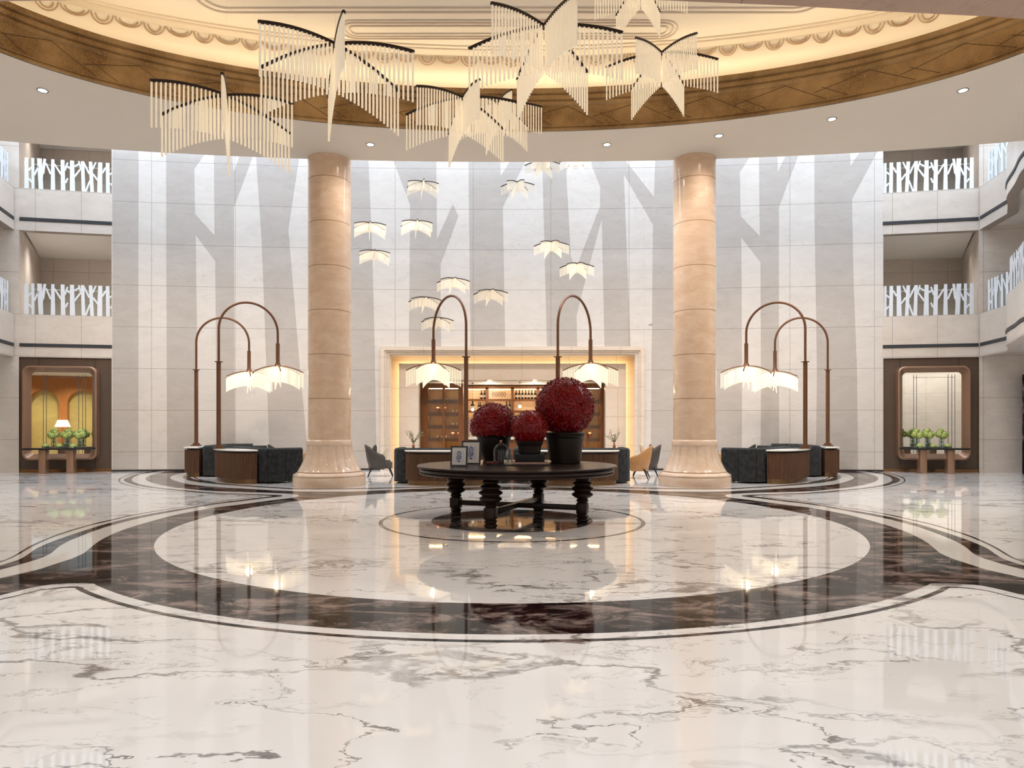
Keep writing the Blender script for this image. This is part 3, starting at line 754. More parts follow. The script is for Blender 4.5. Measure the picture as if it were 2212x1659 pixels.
for side, P0, P1 in (('left', P0L, P1L), ('right', P0R, P1R)):
    sx = -1 if side == 'left' else 1
    a, b = Vector(P0), Vector(P1); d = (b-a).normalized(); L = (b-a).length; n = Vector((d.y, -d.x)); n = n if n.y < 0 else -n
    out = b+Vector((sx*2.35, 4.3)); inn = a+Vector((-sx*1.6, 4.6))
    bm = B()
    def quad(*ps): bm.faces.new([bm.verts.new(p) for p in ps])
    def wallq(p, q, z0, z1): quad((p[0], p[1], z0), (q[0], q[1], z0), (q[0], q[1], z1), (p[0], p[1], z1))
    # wall beyond the bay (outer side) and side walls of the hall
    far = b+Vector((sx*9.5, -1.75))
    wallq(b, far, 0, ZT)
    wallq(far, (far[0], -YN*0-9), 0, ZT)
    for zt, g1, g0, zb in ZB:
        th = .25
        for o1, o2 in ((0, th),):
            A0 = a+n*.0; A1 = b
            quad((A0[0], A0[1], zb), (A1[0], A1[1], zb), (A1[0], A1[1], zt), (A0[0], A0[1], zt))
            C0, C1 = A0-n*th, A1-n*th
            quad((C0[0], C0[1], zb), (C1[0], C1[1], zb), (C1[0], C1[1], zt), (C0[0], C0[1], zt))
            quad((A0[0], A0[1], zt), (A1[0], A1[1], zt), (C1[0], C1[1], zt), (C0[0], C0[1], zt))
            quad((A0[0], A0[1], zb), (A1[0], A1[1], zb), (C1[0], C1[1], zb), (C0[0], C0[1], zb))
    # strip of wall closing behind the curved wall edge
    wallq(a, a-n*.25, 0, ZT)
    struct('wall_'+side, bm, M['wall_side'], 'cream stone wall and balcony parapets on the %s' % side, 'wall', 0)
    bm = B()
    wallq(b, out, 3.79, ZT); wallq(out, inn, 3.79, ZT); wallq(inn, a-n*.25, 3.79, ZT)
    struct('wall_%s.001' % side, bm, M['recess'], 'beige tiled walls inside the %s balconies' % side, 'wall', 0)
    bm = B()
    for zc, zo in ((8.12, .22), (3.95, .2), (12.4, .2)):
        for z in (zc, zc+.3): bm.faces.new([bm.verts.new((p[0], p[1], z)) for p in (a-n*zo, b-n*zo, out, inn)])
    struct('ceiling_'+side, bm, M['white_paint'], 'white ceilings of the %s balconies' % side, 'ceiling', 0)
    # brown panel at ground level
    bm = B(); p, q = a-n*.06, b-n*.06
    wallq(p, q, 0, 3.79)
    for k in (.195, .8):
        s = p+(q-p)*k; e1 = s+d*.008+n*.004; e2 = s-d*.008+n*.004
        bm.faces.new([bm.verts.new(v) for v in ((e1[0], e1[1], .1), (e2[0], e2[1], .1), (e2[0], e2[1], 3.78), (e1[0], e1[1], 3.78))]).material_index = 1
    wallq(a, p, 0, 3.79); wallq(b, q, 0, 3.79)
    bm2 = bm
    struct('wall_%s.002' % side, bm, [M['brownpanel'], M['panel_line']], 'dark brown panelled wall behind the %s mirror' % side, 'wall', 0)
    bm = B(); p, q = a-n*.055, b-n*.055
    prism(bm, [tuple(p), tuple(q), tuple(q+n*.02), tuple(p+n*.02)], .002, .1)
    struct('baseboard_'+side, bm, M['brass'], 'bronze skirting under the %s brown panel' % side, 'baseboard', 0)
    # railings and grilles on the bay
    hz = 1.03
    t0, t1 = b-d*.12-n*.1, a-n*.1
    for lv, (zt, g1, g0, zb) in zip(('upper', 'lower'), ZB):
        railing([tuple(t0), tuple(t1)], zt, hz, '%s %s balcony railing with white tree cut-outs facing the lobby' % (lv, side))
        grille([tuple(b+n*.0-d*.02), tuple(a+d*.02)], g0, g1, 'dark linear air grille under the %s %s balcony' % (lv, side))
    # side balcony towards the camera
    if side == 'right': path = [(15.26, 21.7), (14.95, 20.09), (14.45, 19.4), (13.82, 18.58), (13.3, 17.6), (12.74, 16.56), (12.45, 15.4), (12.4, 14.0)]
    else: path = [(-16.25, 21.7), (-15.93, 20.7), (-15.7, 19.8), (-15.75, 18.6), (-16.0, 17.0), (-16.2, 15)]
    sm = path[:2]+smoothpath([Vector(p) for p in path[1:]], 5)[1:]; sm = [tuple(p) for p in sm]
    bm = B()
    for zt, g1, g0, zb in ZB:
        cols = []
        for i, p in enumerate(sm):
            a_ = Vector(sm[max(i-1, 0)]); b_ = Vector(sm[min(i+1, len(sm)-1)]); dd = (b_-a_).normalized(); nn = Vector((-dd.y, dd.x)); nn = nn if nn.x*sx > 0 else -nn
            q = Vector(p)+nn*.28
            cols.append([bm.verts.new((p[0], p[1], zb)), bm.verts.new((p[0], p[1], zt)), bm.verts.new((q.x, q.y, zt)), bm.verts.new((q.x, q.y, zb))])
        for c0, c1 in zip(cols, cols[1:]):
            for i in range(4): bm.faces.new((c0[i], c0[(i+1) % 4], c1[(i+1) % 4], c1[i]))
        bm.faces.new(cols[0]); bm.faces.new(cols[-1])
    struct('wall_%s.003' % side, bm, M['wall_side'], 'curved cream stone parapets of the %s side galleries' % side, 'wall', 40)
    bm = B()
    for zt, g1, g0, zb in ZB:
        pts = []
        for i, p in enumerate(sm):
            pts.append((p[0]+sx*.3, p[1]))
        poly = pts+[(sx*24.5, pts[-1][1]), (sx*24.5, pts[0][1]-1.0), (pts[0][0], pts[0][1])]
        prism(bm, poly, zb+.12, zb+.5)
    struct('ceiling_%s.001' % side, bm, M['white_paint'], 'white undersides of the %s side galleries' % side, 'ceiling', 0)
    for lv, (zt, g1, g0, zb) in zip(('upper', 'lower'), ZB):
        off = Vector((sx*.12, 0))
        p0 = Vector(sm[0]); p1 = Vector(sm[1]); s0 = p0+(p1-p0)*.2
        railing([tuple(s0+off), tuple(p1+off)], zt, hz, '%s %s railing with white tree cut-outs on the side gallery near the corner' % (lv, side))
        grille([tuple(p0+(p1-p0)*.03), tuple(p1)], g0, g1, 'dark air grille on the straight part of the %s %s side gallery' % (lv, side))
        if side == 'right':
            k0 = len(sm)//3
            railing([(p[0]+.12, p[1]) for p in sm[k0:]], zt, hz, '%s right railing on the curved part of the side gallery' % lv)
            grille(sm[9:], g0, g1, 'dark air grille wrapping the curved %s right side gallery' % lv)
# dark marble doorway at the extreme right
bm = B(); x = at(2208, 900, 21.05)[0]; box(bm, x, 20.85, .003, x+1.6, 21.05, 3.15)
struct('door_1', bm, M['black'], 'dark veined marble doorway at the right edge', 'door')
# ------------------------------------------------------------------ front part of the hall (behind the viewer; seen in mirrors and reflections)
bm = B()
def archwall(bm, x0, x1, y, zt, arches, mi=0):
    xs_ = [x0]
    for c, r, zs_ in arches:
        n = 14
        vt = [(c-r, 0), (c-r, zs_)]+[(c-r*math.cos(PI*k/n), zs_+r*math.sin(PI*k/n)) for k in range(1, n)]+[(c+r, zs_), (c+r, 0)]
        prev = xs_[-1]
        bm.faces.new([bm.verts.new((p, y, z)) for p, z in ((prev, 0), (c-r, 0), (c-r, zt), (prev, zt))])
        up = [(c-r, zt)]+vt[1:-1]+[(c+r, zt)]
        vs = [bm.verts.new((p, y, z)) for p, z in up]; bm.faces.new(vs)
        A2 = [(bm.verts.new((p, y, z)), bm.verts.new((p, y-.5, z))) for p, z in vt]
        for q, w in zip(A2, A2[1:]): bm.faces.new((q[0], w[0], w[1], q[1]))
        xs_.append(c+r)
    bm.faces.new([bm.verts.new((p, y, z)) for p, z in ((xs_[-1], 0), (x1, 0), (x1, zt), (xs_[-1], zt))])
archwall(bm, -27, -14, -6, 5, [(-24.6, .9, 3.1), (-22.3, .9, 3.1), (-20.0, .9, 3.1), (-17.4, .9, 3.1)])
struct('wall_front', bm, M['archwood'], 'amber wood arcade at the entrance side, seen in the left mirror', 'wall', 0)
bm = B(); box(bm, -27, -6.7, 0, -14, -6.5, 5); struct('wall_front.001', bm, M['niche'], 'yellow stone behind the entrance arcade', 'wall', 0)
bm = B(); box(bm, 13, -6.2, 0, 27, -6, 8); struct('wall_front.002', bm, M['wall_side'], 'cream stone wall at the entrance side, seen in the right mirror', 'wall', 0)
bm = B(); box(bm, -27, -9, 5, -13.5, 0, 5.2); box(bm, 13, -9, 7, 27, 0, 7.2); struct('ceiling.003', bm, M['white_paint'], 'white ceilings over the entrance sides', 'ceiling', 0)
# roof over the rear of the atrium
bm = B(); box(bm, -27, 13, ZT, 27, 28, ZT+.2); struct('ceiling.004', bm, M['white_paint'], 'high roof above the curved wall', 'ceiling', 0)
# ------------------------------------------------------------------ mirrors and console tables
def rr_xz(w, z0, z1, r, n=8): return rrect(-w, z0, w, z1, r, n)
for side, P0, P1, mx0, mx1 in (('left', P0L, P1L, 63, 207), ('right', P0R, P1R, 1941, 2083)):
    sx = -1 if side == 'left' else 1
    a, b = Vector(P0), Vector(P1); d = (b-a).normalized() if sx > 0 else (a-b).normalized(); n = Vector((d.y, -d.x)); n = n if n.y < 0 else -n
    rot = math.atan2(d.y, d.x)
    pm = (mx0+mx1)/2; yy = 22.0
    for _ in range(8):
        x = (pm-CX)/F*yy; k = (x-a.x)/(b.x-a.x); yy = a.y+(b.y-a.y)*k
    base = Vector((x, yy))+n*(-.045)
    hw = (mx1-mx0)/2/F*yy; z0 = H+(HY-993)/F*yy; z1 = H+(HY-792)/F*yy
    t = thing('wall_mirror', 'large rounded mirror in a deep rose bronze frame on the %s brown wall' % side, 'mirror', (base.x, base.y, z0), rot)
    bm = B()
    loops = [(0, 0, .22), (0, -.02, .22), (0, -.24, .22), (.02, -.26, .21), (.05, -.26, .2), (.055, -.25, .19), (.19, -.09, .13), (.2, -.06, .13)]
    rings = []
    for o, y, r in loops: rings.append([bm.verts.new((p, y, q)) for p, q in rr_xz(hw-o, o, z1-z0-o, r)])
    for A, Bq in zip(rings, rings[1:]):
        m = len(A)
        for i in range(m): bm.faces.new((A[i], A[(i+1) % m], Bq[(i+1) % m], Bq[i]))
    obj('frame', bm, M['copperframe'], t)
    bm = B(); vs = [bm.verts.new((p, -.07, q)) for p, q in rr_xz(hw-.195, .195, z1-z0-.195, .13)]; bm.faces.new(vs)
    obj('mirror_glass', bm, M['mirror'], t)
    bm = B(); W, Hh = hw-.2, z1-z0
    for q in (-.62, -.52, .55, .68, .78): box(bm, W*q-.006, -.078, .22, W*q+.006, -.071, Hh-.27)
    box(bm, -W*.62, -.078, Hh-.36, W*.78, -.071, Hh-.35)
    obj('etched_border', bm, M['louver'], t)
    # console
    cx0, cx1 = ((61, 194) if sx < 0 else (1954, 2083)); pc = (cx0+cx1)/2; dd = yy-.62
    t = thing('console_table', 'slim black console table with two broad bronze legs in front of the %s mirror' % side, 'table', ((pc-CX)/F*dd, dd, ZF), rot)
    hw2 = (cx1-cx0)/2/F*dd
    zt = H+(HY-968)/F*dd
    bm = B(); box(bm, -hw2, -.2, zt-.055, hw2, .22, zt, bev=.008); obj('table_top', bm, M['leg'], t)
    for lx in (((98-pc)/F*dd, (152-pc)/F*dd) if sx < 0 else ((1994-pc)/F*dd, (2048-pc)/F*dd)):
        bm = B(); box(bm, lx-.1, -.13, 0, lx+.1, .13, zt-.055, bev=.006); obj('leg', bm, M['copperframe'], t)
    pos = ((113, 142, 170) if sx < 0 else (1983, 2006, 2036)); low = ((98, 128, 157) if sx < 0 else (1987, 2016, 2047))
    names = ('left', 'middle', 'right')
    for nm, px in zip(names, pos):
        loc = Vector(((px-CX)/F*dd, dd)); loc = loc+n*-.08
        f = thing('flower_vase', '%s glass vase of green hydrangeas on the %s console table' % (nm, side), 'flowers', (loc.x, loc.y, zt+2*ZF))
        bm = B(); lathe(bm, [(.075, 0), (.075, .3), (.069, .3), (.069, .012)], 20); obj('glass_vase', bm, M['glass'], f)
        bm = B()
        for k in range(7):
            q = 2*PI*k/7; tube(bm, [(.04*math.cos(q), .04*math.sin(q), .02), (-.03*math.cos(q), -.03*math.sin(q), .2), (.1*math.cos(q), .1*math.sin(q), .42)], .006, 5)
        obj('stems', bm, M['stem'], f)
        for k, (ox, oy_, oz_) in enumerate(((-.09, -.03, .43), (.09, -.03, .43), (0, .04, .52), (.01, -.09, .39))):
            bm = B()
            for j in range(70):
                v = Vector((random.gauss(0, 1), random.gauss(0, 1), random.gauss(0, 1))).normalized()*.105
                u1 = v.orthogonal().normalized()*.03; u2 = v.cross(u1).normalized()*.03
                c = Vector((ox, oy_, oz_))+v
                bm.faces.new([bm.verts.new(c+p) for p in (u1, u2*.9+v*.06, -u1, -u2*.9+v*.05)])
            sphere(bm, (ox, oy_, oz_), .092, 10, 8)
            obj('hydrangea_head', bm, M['leafgreen'], f)
    for nm, px in zip(names, low):
        loc = Vector(((px-CX)/F*(dd-.1), dd-.1))
        f = thing('flower_bowl', '%s low bowl with a green hydrangea at the front of the %s console table' % (nm, side), 'flowers', (loc.x, loc.y, zt+2*ZF))
        bm = B(); lathe(bm, [(.05, 0), (.1, .03), (.115, .06), (.1, .055), (.05, .012)], 18); obj('bowl', bm, M['glass'], f)
        bm = B()
        for j in range(90):
            v = Vector((random.gauss(0, 1), random.gauss(0, 1), abs(random.gauss(0, 1)))).normalized()*.1
            u1 = v.orthogonal().normalized()*.026; u2 = v.cross(u1).normalized()*.026; c = Vector((0, 0, .05))+v*.95
            bm.faces.new([bm.verts.new(c+p) for p in (u1, u2, -u1, -u2)])
        lathe(bm, [(.04, .015), (.09, .05), (.075, .11), (.03, .14)], 14)
        obj('hydrangea_head', bm, M['leafgreen'], f)
# lamp seen in the left mirror
t = thing('table_lamp', 'small lamp with a white shade by the wood arcade, seen in the left mirror', 'lamp', (-21.0, -5.2, ZF))
bm = B(); lathe(bm, [(.14, 0), (.14, .03), (.02, .05), (.02, 1.55)], 16); obj('stand', bm, M['leg'], t)
bm = B(); lathe(bm, [(.45, 1.5), (.28, 1.95), (.27, 1.95), (.44, 1.5)], 28, cap=False); obj('lamp_shade', bm, M['shade'], t)
# ------------------------------------------------------------------ pendant stars of hanging rods
NR = 17
def arm_curve(L, droop, n=18): return [(L*k/n, 0, -droop*(k/n)**2) for k in range(n+1)]
AL, AD, RL = 1.05, .205, .62
bm = B(); tube(bm, arm_curve(AL, AD), .024, 10); ARM = mesh('arm', bm, M['arm'], 60)
bm = B(); tube(bm, [(0, 0, 0), (0, 0, -RL)], .0135, 8); ROD = mesh('rod', bm, M['rod'], 60)
def chandelier(px, py, Lpx, theta, lb, sc=1.0, ztop=Z2):
    d = AL*sc*F/Lpx; x, y, z = at(px, py, d); theta += math.degrees(math.atan2(px-CX, F))
    t = thing('star_chandelier', lb, 'chandelier', (x, y, z), 0, 'large star chandeliers in the ceiling opening'); t.scale = (sc,)*3
    for k in range(6):
        a = obj('arm', ARM, None, t, rot=-math.radians(theta+60*k))
        for j in range(NR):
            u = (j+.9)/(NR+.15)
            obj('rod', ROD, None, a, loc=(AL*u, 0, -AD*u*u-.01))
    bm = B(); lathe(bm, [(.05, -.03), (.055, 0), (.02, .03)], 14); obj('hub', bm, M['arm'], t)
    bm = B(); tube(bm, [(0, 0, .02), (0, 0, (ztop-z)/sc)], .0008, 5); obj('suspension_wire', bm, M['cable'], t)
chandelier(488, 206, 155, 32.5, 'large star chandelier of hanging glass rods at the far left, lowest on that side')
chandelier(724.5, 95, 177, 25, 'large star chandelier of glass rods, second from left, above the left column')
chandelier(1000, 211, 130, 15.6, 'large star chandelier of glass rods low in the middle, in front of a smaller one')
chandelier(1076, 222, 96, 13.3, 'smaller star chandelier partly hidden behind the low middle one', .85)
chandelier(1175, 56, 168, 7.7, 'biggest star chandelier of glass rods, high in the centre')
chandelier(1429, 114, 119, -5, 'star chandelier of glass rods at the right, before the lit cove')
chandelier(1384, -42, 99, -4, 'star chandelier cut off by the top edge, right of centre', .8)
# small pendants by the far wall
bm = B()
for k in range(6):
    q = math.radians(60*k); tube(bm, [(x*math.cos(q), x*math.sin(q), z) for x, _, z in arm_curve(.5, .115, 8)], .015, 6)
SARM = mesh('arms', bm, M['arm'], 60)
bm = B()
for k in range(6):
    q = math.radians(60*k)
    for j in range(22):
        u = (j+.7)/22.2; x, z = .5*u, -.115*u*u; tube(bm, [(x*math.cos(q), x*math.sin(q), z-.005), (x*math.cos(q), x*math.sin(q), z-.27)], .0052, 5)
SROD = mesh('rod_fringe', bm, M['rod_small'], 60)
smalls = [(913, 392, 25, 'small rod pendant near the top, upper left of the wall between the columns'), (1118, 393, 8, 'small rod pendant near the top, just right of the wall centre'),
 (799, 481, 28, 'small rod pendant beside the left column, upper of two'), (900, 477, 26, 'small rod pendant right of the upper one beside the left column'),
 (809, 541, 28, 'small rod pendant beside the left column, lower of two'), (1191, 522, 6, 'small rod pendant on the right, above the right central arc lamp, upper of two'),
 (1246, 569, 4, 'small rod pendant on the right, lower of two, nearest the right column'), (979, 601, 16, 'small rod pendant just above the arch of the left central lamp'),
 (1060, 626, 14, 'small rod pendant between the two central arc lamps'), (918, 642, 20, 'small rod pendant left of the left central lamp arch, upper of two'),
 (945, 686, 18, 'lowest small rod pendant, behind the left central lamp arch'), (1171, 347, 5, 'small rod pendant cut off by the soffit edge, right of centre'),
 (1243, 341, 2, 'small rod pendant mostly hidden by the soffit edge, furthest right at the top')]
for i, (px, py, th, lb) in enumerate(smalls):
    d = 20.6 if i == 12 else 19.2+.5*math.sin(i*2.1); x, y, z = at(px, py, d); th += math.degrees(math.atan2(px-CX, F))
    t = thing('rod_pendant', lb, 'pendant lamp', (x, y, z), -math.radians(th), 'small star pendants before the curved wall')
    obj('arms', SARM, None, t); obj('rod_fringe', SROD, None, t)
    bm = B(); tube(bm, [(0, 0, .01), (0, 0, ZT-z)], .0006, 4); obj('suspension_wire', bm, M['cable'], t)
# ------------------------------------------------------------------ lounge: curved bars, sofas, arc lamps
bm = B()
def bar_xy(t, o=0):
    c, s = math.cos(t), math.sin(t); e = 2/2.5
    return (math.copysign(abs(c)**e, c)*(1.16+o), -abs(s)**e*(.6+o))
def bar_meshes():
    n = 46; P = [bar_xy(PI*k/n) for k in range(n+1)]
    # dense outline with half-round flutes, resampled by length
    D = [bar_xy(PI*k/600) for k in range(601)]
    acc = [0]
    for p, q in zip(D, D[1:]): acc.append(acc[-1]+math.hypot(q[0]-p[0], q[1]-p[1]))
    LT = acc[-1]; NF = 56; out = []; j = 0
    for k in range(NF*6+1):
        s = LT*k/(NF*6)
        while j < 599 and acc[j+1] < s: j += 1
        f = (s-acc[j])/(acc[j+1]-acc[j]); p = Vector(D[j])*(1-f)+Vector(D[j+1])*f; tg = (Vector(D[j+1])-Vector(D[j])).normalized()
        nn = Vector((tg.y, -tg.x)); nn = nn if nn.dot(p) > 0 else -nn
        out.append(tuple(p+nn*(.018*abs(math.sin(PI*k/6))-.012)))
    b1 = B(); prism(b1, out, .12, .8); body = mesh('fluted_body', b1, M['flute'], 30)
    b1 = B(); prism(b1, [bar_xy(PI*k/60, -.04) for k in range(61)], 0, .125); pl = mesh('plinth', b1, M['brass'])
    b1 = B(); prism(b1, [bar_xy(PI*k/60, -.05) for k in range(61)], .795, .855); nk = mesh('shadow_gap', b1, M['darkwood'])
    b1 = B(); a = [[b1.verts.new((*bar_xy(PI*k/60, o), z)) for k in range(61)] for o, z in ((.02, .85), (.04, .86), (.045, .872), (.04, .885), (.025, .892))]
    for r0, r1 in zip(a, a[1:]):
        for k in range(61): b1.faces.new((r0[k], r0[(k+1) % 61], r1[(k+1) % 61], r1[k]))
    b1.faces.new(a[0]); b1.faces.new(a[-1])
    return body, pl, nk, mesh('counter_top', b1, M['white_plain'])
BARM = bar_meshes()
def sofa_path(n=40):
    # plan of the back's outer face: arm end, rounded corner, long back, corner, arm end (local; seat faces +y)
    r, hw, dep = .55, 1.58, 1.15; P = [(hw, dep), (hw, r)]
    P += [(hw-r+r*math.cos(-PI/2*k/8), r+r*math.sin(-PI/2*k/8)) for k in range(1, 9)]
    P += [(-x, y) for x, y in P[::-1]]
    return P
SP_ = sofa_path()
acc = [0]
for p, q in zip(SP_, SP_[1:]): acc.append(acc[-1]+math.hypot(q[0]-p[0], q[1]-p[1]))
def spt(s):
    for i in range(len(acc)-1):
        if s <= acc[i+1] or i == len(acc)-2:
            f = (s-acc[i])/(acc[i+1]-acc[i]); p, q = Vector(SP_[i]), Vector(SP_[i+1]); t = (q-p).normalized(); nn = Vector((t.y, -t.x))
            return p*(1-f)+q*f, nn
NPAN = 10
def panel_mesh(k):
    s0, s1 = acc[-1]*k/NPAN, acc[-1]*(k+1)/NPAN; b1 = B(); m = 8; th = .27; hh = .935
    prof = [(0, .04), (.0, .86), (.015, .9), (.05, .925), (.1, hh), (th-.1, hh), (th-.05, .925), (th-.01, .89), (th, .85), (th, .04)]
    rows = []
    for i in range(m+1):
        e = .016 if i in (0, m) else 0
        s = s0+(s1-s0)*i/m + (.004 if i == 0 else -.004 if i == m else 0)
        p, nn = spt(s); nn = nn if nn.dot(Vector((p.x, p.y-.6))) > 0 else -nn
        rows.append([b1.verts.new((*(p-nn*(min(max(o, e), th-e))), z-(e if z > .5 else 0))) for o, z in prof])
        if i == 0 or i == m-1:
            s = s0+(s1-s0)*(i+(.12 if i == 0 else .88))/m; p, nn = spt(s); nn = nn if nn.dot(Vector((p.x, p.y-.6))) > 0 else -nn
            rows.append([b1.verts.new((*(p-nn*o), z)) for o, z in prof])
    for A, Bq in zip(rows, rows[1:]):
        for j in range(len(prof)): b1.faces.new((A[j], A[(j+1) % len(prof)], Bq[(j+1) % len(prof)], Bq[j]))
    b1.faces.new(rows[0]); b1.faces.new(rows[-1])
    return mesh('back_panel', b1, M['sofa'], 50)
PANELS = [panel_mesh(k) for k in range(NPAN)]
b1 = B(); box(b1, -1.28, .29, .06, 1.28, 1.12, .26, bev=.02); SBASE = mesh('base', b1, M['sofa'])
b1 = B(); box(b1, -.64, .29, .255, .64, 1.16, .43, bev=.045); SSEAT = mesh('seat_cushion', b1, M['sofa'])
def rot2(p, a): return (p[0]*math.cos(a)-p[1]*math.sin(a), p[0]*math.sin(a)+p[1]*math.cos(a))
def bar(O, a, lb):
    t = thing('curved_bar', lb, 'counter', (O[0], O[1], ZF), a, 'fluted curved bars behind the sofas')
    for m in BARM: obj(m.name.split('.')[0], m, None, t)
def sofa(O, a, lb, sc=(1, 1, 1)):
    q = rot2((0, .03), a); t = thing('curved_sofa', lb, 'sofa', (O[0]+q[0], O[1]+q[1], ZF), a, 'charcoal curved sofas of the lounge'); t.scale = sc
    for m in PANELS: obj('back_panel', m, None, t)
    obj('base', SBASE, None, t)
    for s in (-.645, .645): obj('seat_cushion', SSEAT, None, t, loc=(s, 0, 0))
# arc lamp
LL, LD, LRL, LNR = .77, .2, .45, 17
bm = B(); tube(bm, arm_curve(LL, LD), .018, 8); LARM = mesh('arm', bm, M['lampmetal'], 60)
bm = B(); tube(bm, [(0, 0, 0), (0, 0, -LRL)], .0125, 6); LROD = mesh('rod', bm, M['rod_lamp'], 60)
ZH, ZCOL, ZST = 3.29, 3.29, 3.93
def arclamp(P, Q, zb, lb, theta, ztop=5.0):
    v = Vector((Q[0]-P[0], Q[1]-P[1])); L = v.length; R = L/2; a = math.atan2(v.y, v.x)
    t = thing('arc_lamp', lb, 'lamp', (P[0], P[1], zb), a, 'bronze arc lamps of the lounge'); dz = zb
    bm = B(); box(bm, -.13, -.13, 0, .13, .13, .035, bev=.006); box(bm, -.085, -.085, .035, .085, .085, .09, bev=.006); obj('base', bm, M['lampmetal'], t)
    bm = B(); lathe(bm, [(.058, .09), (.058, ZCOL-dz)], 16); obj('post', bm, M['lampmetal'], t)
    bm = B(); lathe(bm, [(.06, ZCOL-dz), (.11, ZCOL-dz+.002), (.11, ZCOL-dz+.02), (.05, ZCOL-dz+.025)], 24); obj('collar', bm, M['lampmetal'], t)
    zc = ztop-R*1.0
    pts = [(0, 0, ZCOL-dz+.02), (0, 0, (ZCOL+zc)/2-dz)]+[(R-R*math.cos(PI*k/28), 0, zc-dz+R*math.sin(PI*k/28)) for k in range(29)]+[(L, 0, ZST-dz)]
    bm = B(); tube(bm, pts, .034, 12); obj('arch', bm, M['lampmetal'], t)
    bm = B(); lathe(bm, [(.055, ZST-dz), (.055, ZH+.08-dz), (.075, ZH+.03-dz), (.085, ZH-dz), (.05, ZH-.03-dz)], 18, (L, 0, 0)); obj('stem', bm, M['lampmetal'], t)
    for k in range(6):
        ar = obj('arm', LARM, None, t, loc=(L, 0, ZH-.02-dz), rot=math.radians(theta+60*k)-a)
        bm = None
        for j in range(LNR):
            u = (j+.9)/(LNR+.2); obj('rod', LROD, None, ar, loc=(LL*u, 0, -LD*u*u-.008))
    lp = bpy.data.lights.new('lamp_light', 'POINT'); lp.energy = 16; lp.color = (1, .84, .6); lp.shadow_soft_size = .1
    lo = bpy.data.objects.new('lamp_light', lp); COL.objects.link(lo); lo.location = (Q[0], Q[1], ZH-.16)
BT = .892+ZF
for sx, nm in ((-1, 'left'), (1, 'right')):
    mx = lambda p: (p[0]*-sx, p[1])     # coordinates below are for the left side
    O, a = (-1.61, 17.46), 0.0
    bar(mx(O), 0, 'fluted wooden bar with white top in the centre, %s half' % nm)
    sofa(mx(O), 0, 'charcoal channelled sofa in the centre, %s of the pair behind the round table' % nm)
    arclamp(mx((-1.18, 17.12)), mx((-2.19, 18.55)), BT, 'bronze arc lamp on the %s central bar' % nm, 0)
    O, a = (-7.45, 18.4), math.radians(-50)
    bar(mx(O), a*-sx, 'fluted wooden bar with white top at the front of the %s side of the lounge' % nm)
    sofa(mx(O), a*-sx, 'charcoal channelled sofa nearest the %s column, beside the front %s bar' % (nm, nm), (.92, .95, 1))
    arclamp(mx((-8.12, 18.42)), mx((-6.83, 19.4)), BT, 'taller looking bronze arc lamp on the front bar at the %s' % nm, 5*sx, 5.03)
    O, a = (-9.55, 21.0), math.radians(-80)
    bar(mx(O), a*-sx, 'fluted wooden bar with white top at the rear of the %s side, near the wall' % nm)
    sofa(mx(O), a*-sx, 'charcoal sofa at the rear %s, mostly hidden behind the front sofa' % nm, (.8, .9, 1))
    arclamp(mx((-9.99, 21.05)), mx((-8.42, 21.3)), BT, 'bronze arc lamp on the rear bar at the %s, close to the wall' % nm, 5*sx, 4.97)
# armchairs
def shell(bm, w=.37, dep=.36, z0=.2, zs=.42, zb=.86, arm=.58, th=.05):
    n = 28; rows = []
    for k in range(n+1):
        q = -PI*.12+(PI*1.24)*k/n          # from right arm round the back (at -y) to the left arm
        c, s = math.cos(q), math.sin(q)
        f = max(0, s)**1.2; top = arm+(zb-arm)*f
        if k in (0, n): top -= .05
        R = lambda z: .8+.2*min(1, (z-z0)/(zs-z0))
        row = []
        for o, z in ((0, z0), (0, (z0+zs)/2), (0, zs), (0, top-.02), (-.012, top), (-th+.012, top), (-th, top-.02), (-th, zs), (-th, z0+.03)):
            rr = R(z); lean = .07*max(0, (z-zs)/(zb-zs))
            row.append(bm.verts.new(((w*rr+o+lean*abs(c)*.4)*c, -(dep*rr+o)*s-lean*max(0, s), z)))
        rows.append(row)
    for A, Bq in zip(rows, rows[1:]):
        for j in range(len(A)): bm.faces.new((A[j], A[(j+1) % len(A)], Bq[(j+1) % len(A)], Bq[j]))
    bm.faces.new(rows[0]); bm.faces.new(rows[-1])
bm = B(); shell(bm); sh_g = mesh('shell', bm, M['grey_leather'], 50)
bm = B(); shell(bm); sh_t = mesh('shell', bm, M['tan'], 50)
def seatm(mat):
    bm = B(); prism(bm, [(.3*math.cos(2*PI*k/24)*(1 if math.sin(2*PI*k/24) < 0 else 1.08), .32*math.sin(2*PI*k/24)) for k in range(24)], .22, .43)
    es = [e for e in bm.edges if all(abs(v.co.z-.43) < 1e-5 for v in e.verts)]
    bmesh.ops.bevel(bm, geom=es, offset=.05, segments=3, affect='EDGES'); return mesh('seat', bm, mat)
seat_g, seat_t = seatm(M['grey_leather']), seatm(M['tan'])
bm = B(); tube(bm, [(0, 0, 0), (0, 0, .24)], [.012, .024], 10); LEGM = {}
def legmesh(sx, sy):
    bm = B(); tube(bm, [(sx*.33, sy*.33, 0), (sx*.24, sy*.23, .235)], [.012, .026], 10); return mesh('leg', bm, M['leg'])
LEGS = [legmesh(i, j) for i in (-1, 1) for j in (-1, 1)]
def armchair(px, d, a, tan, lb, sc=1.12):
    t = thing('armchair', lb, 'armchair', ((px-CX)/F*d, d, ZF), math.radians(a)); t.scale = (sc,)*3
    obj('shell', sh_t if tan else sh_g, None, t); obj('seat', seat_t if tan else seat_g, None, t)
    for m in LEGS: obj('leg', m, None, t)
    return t
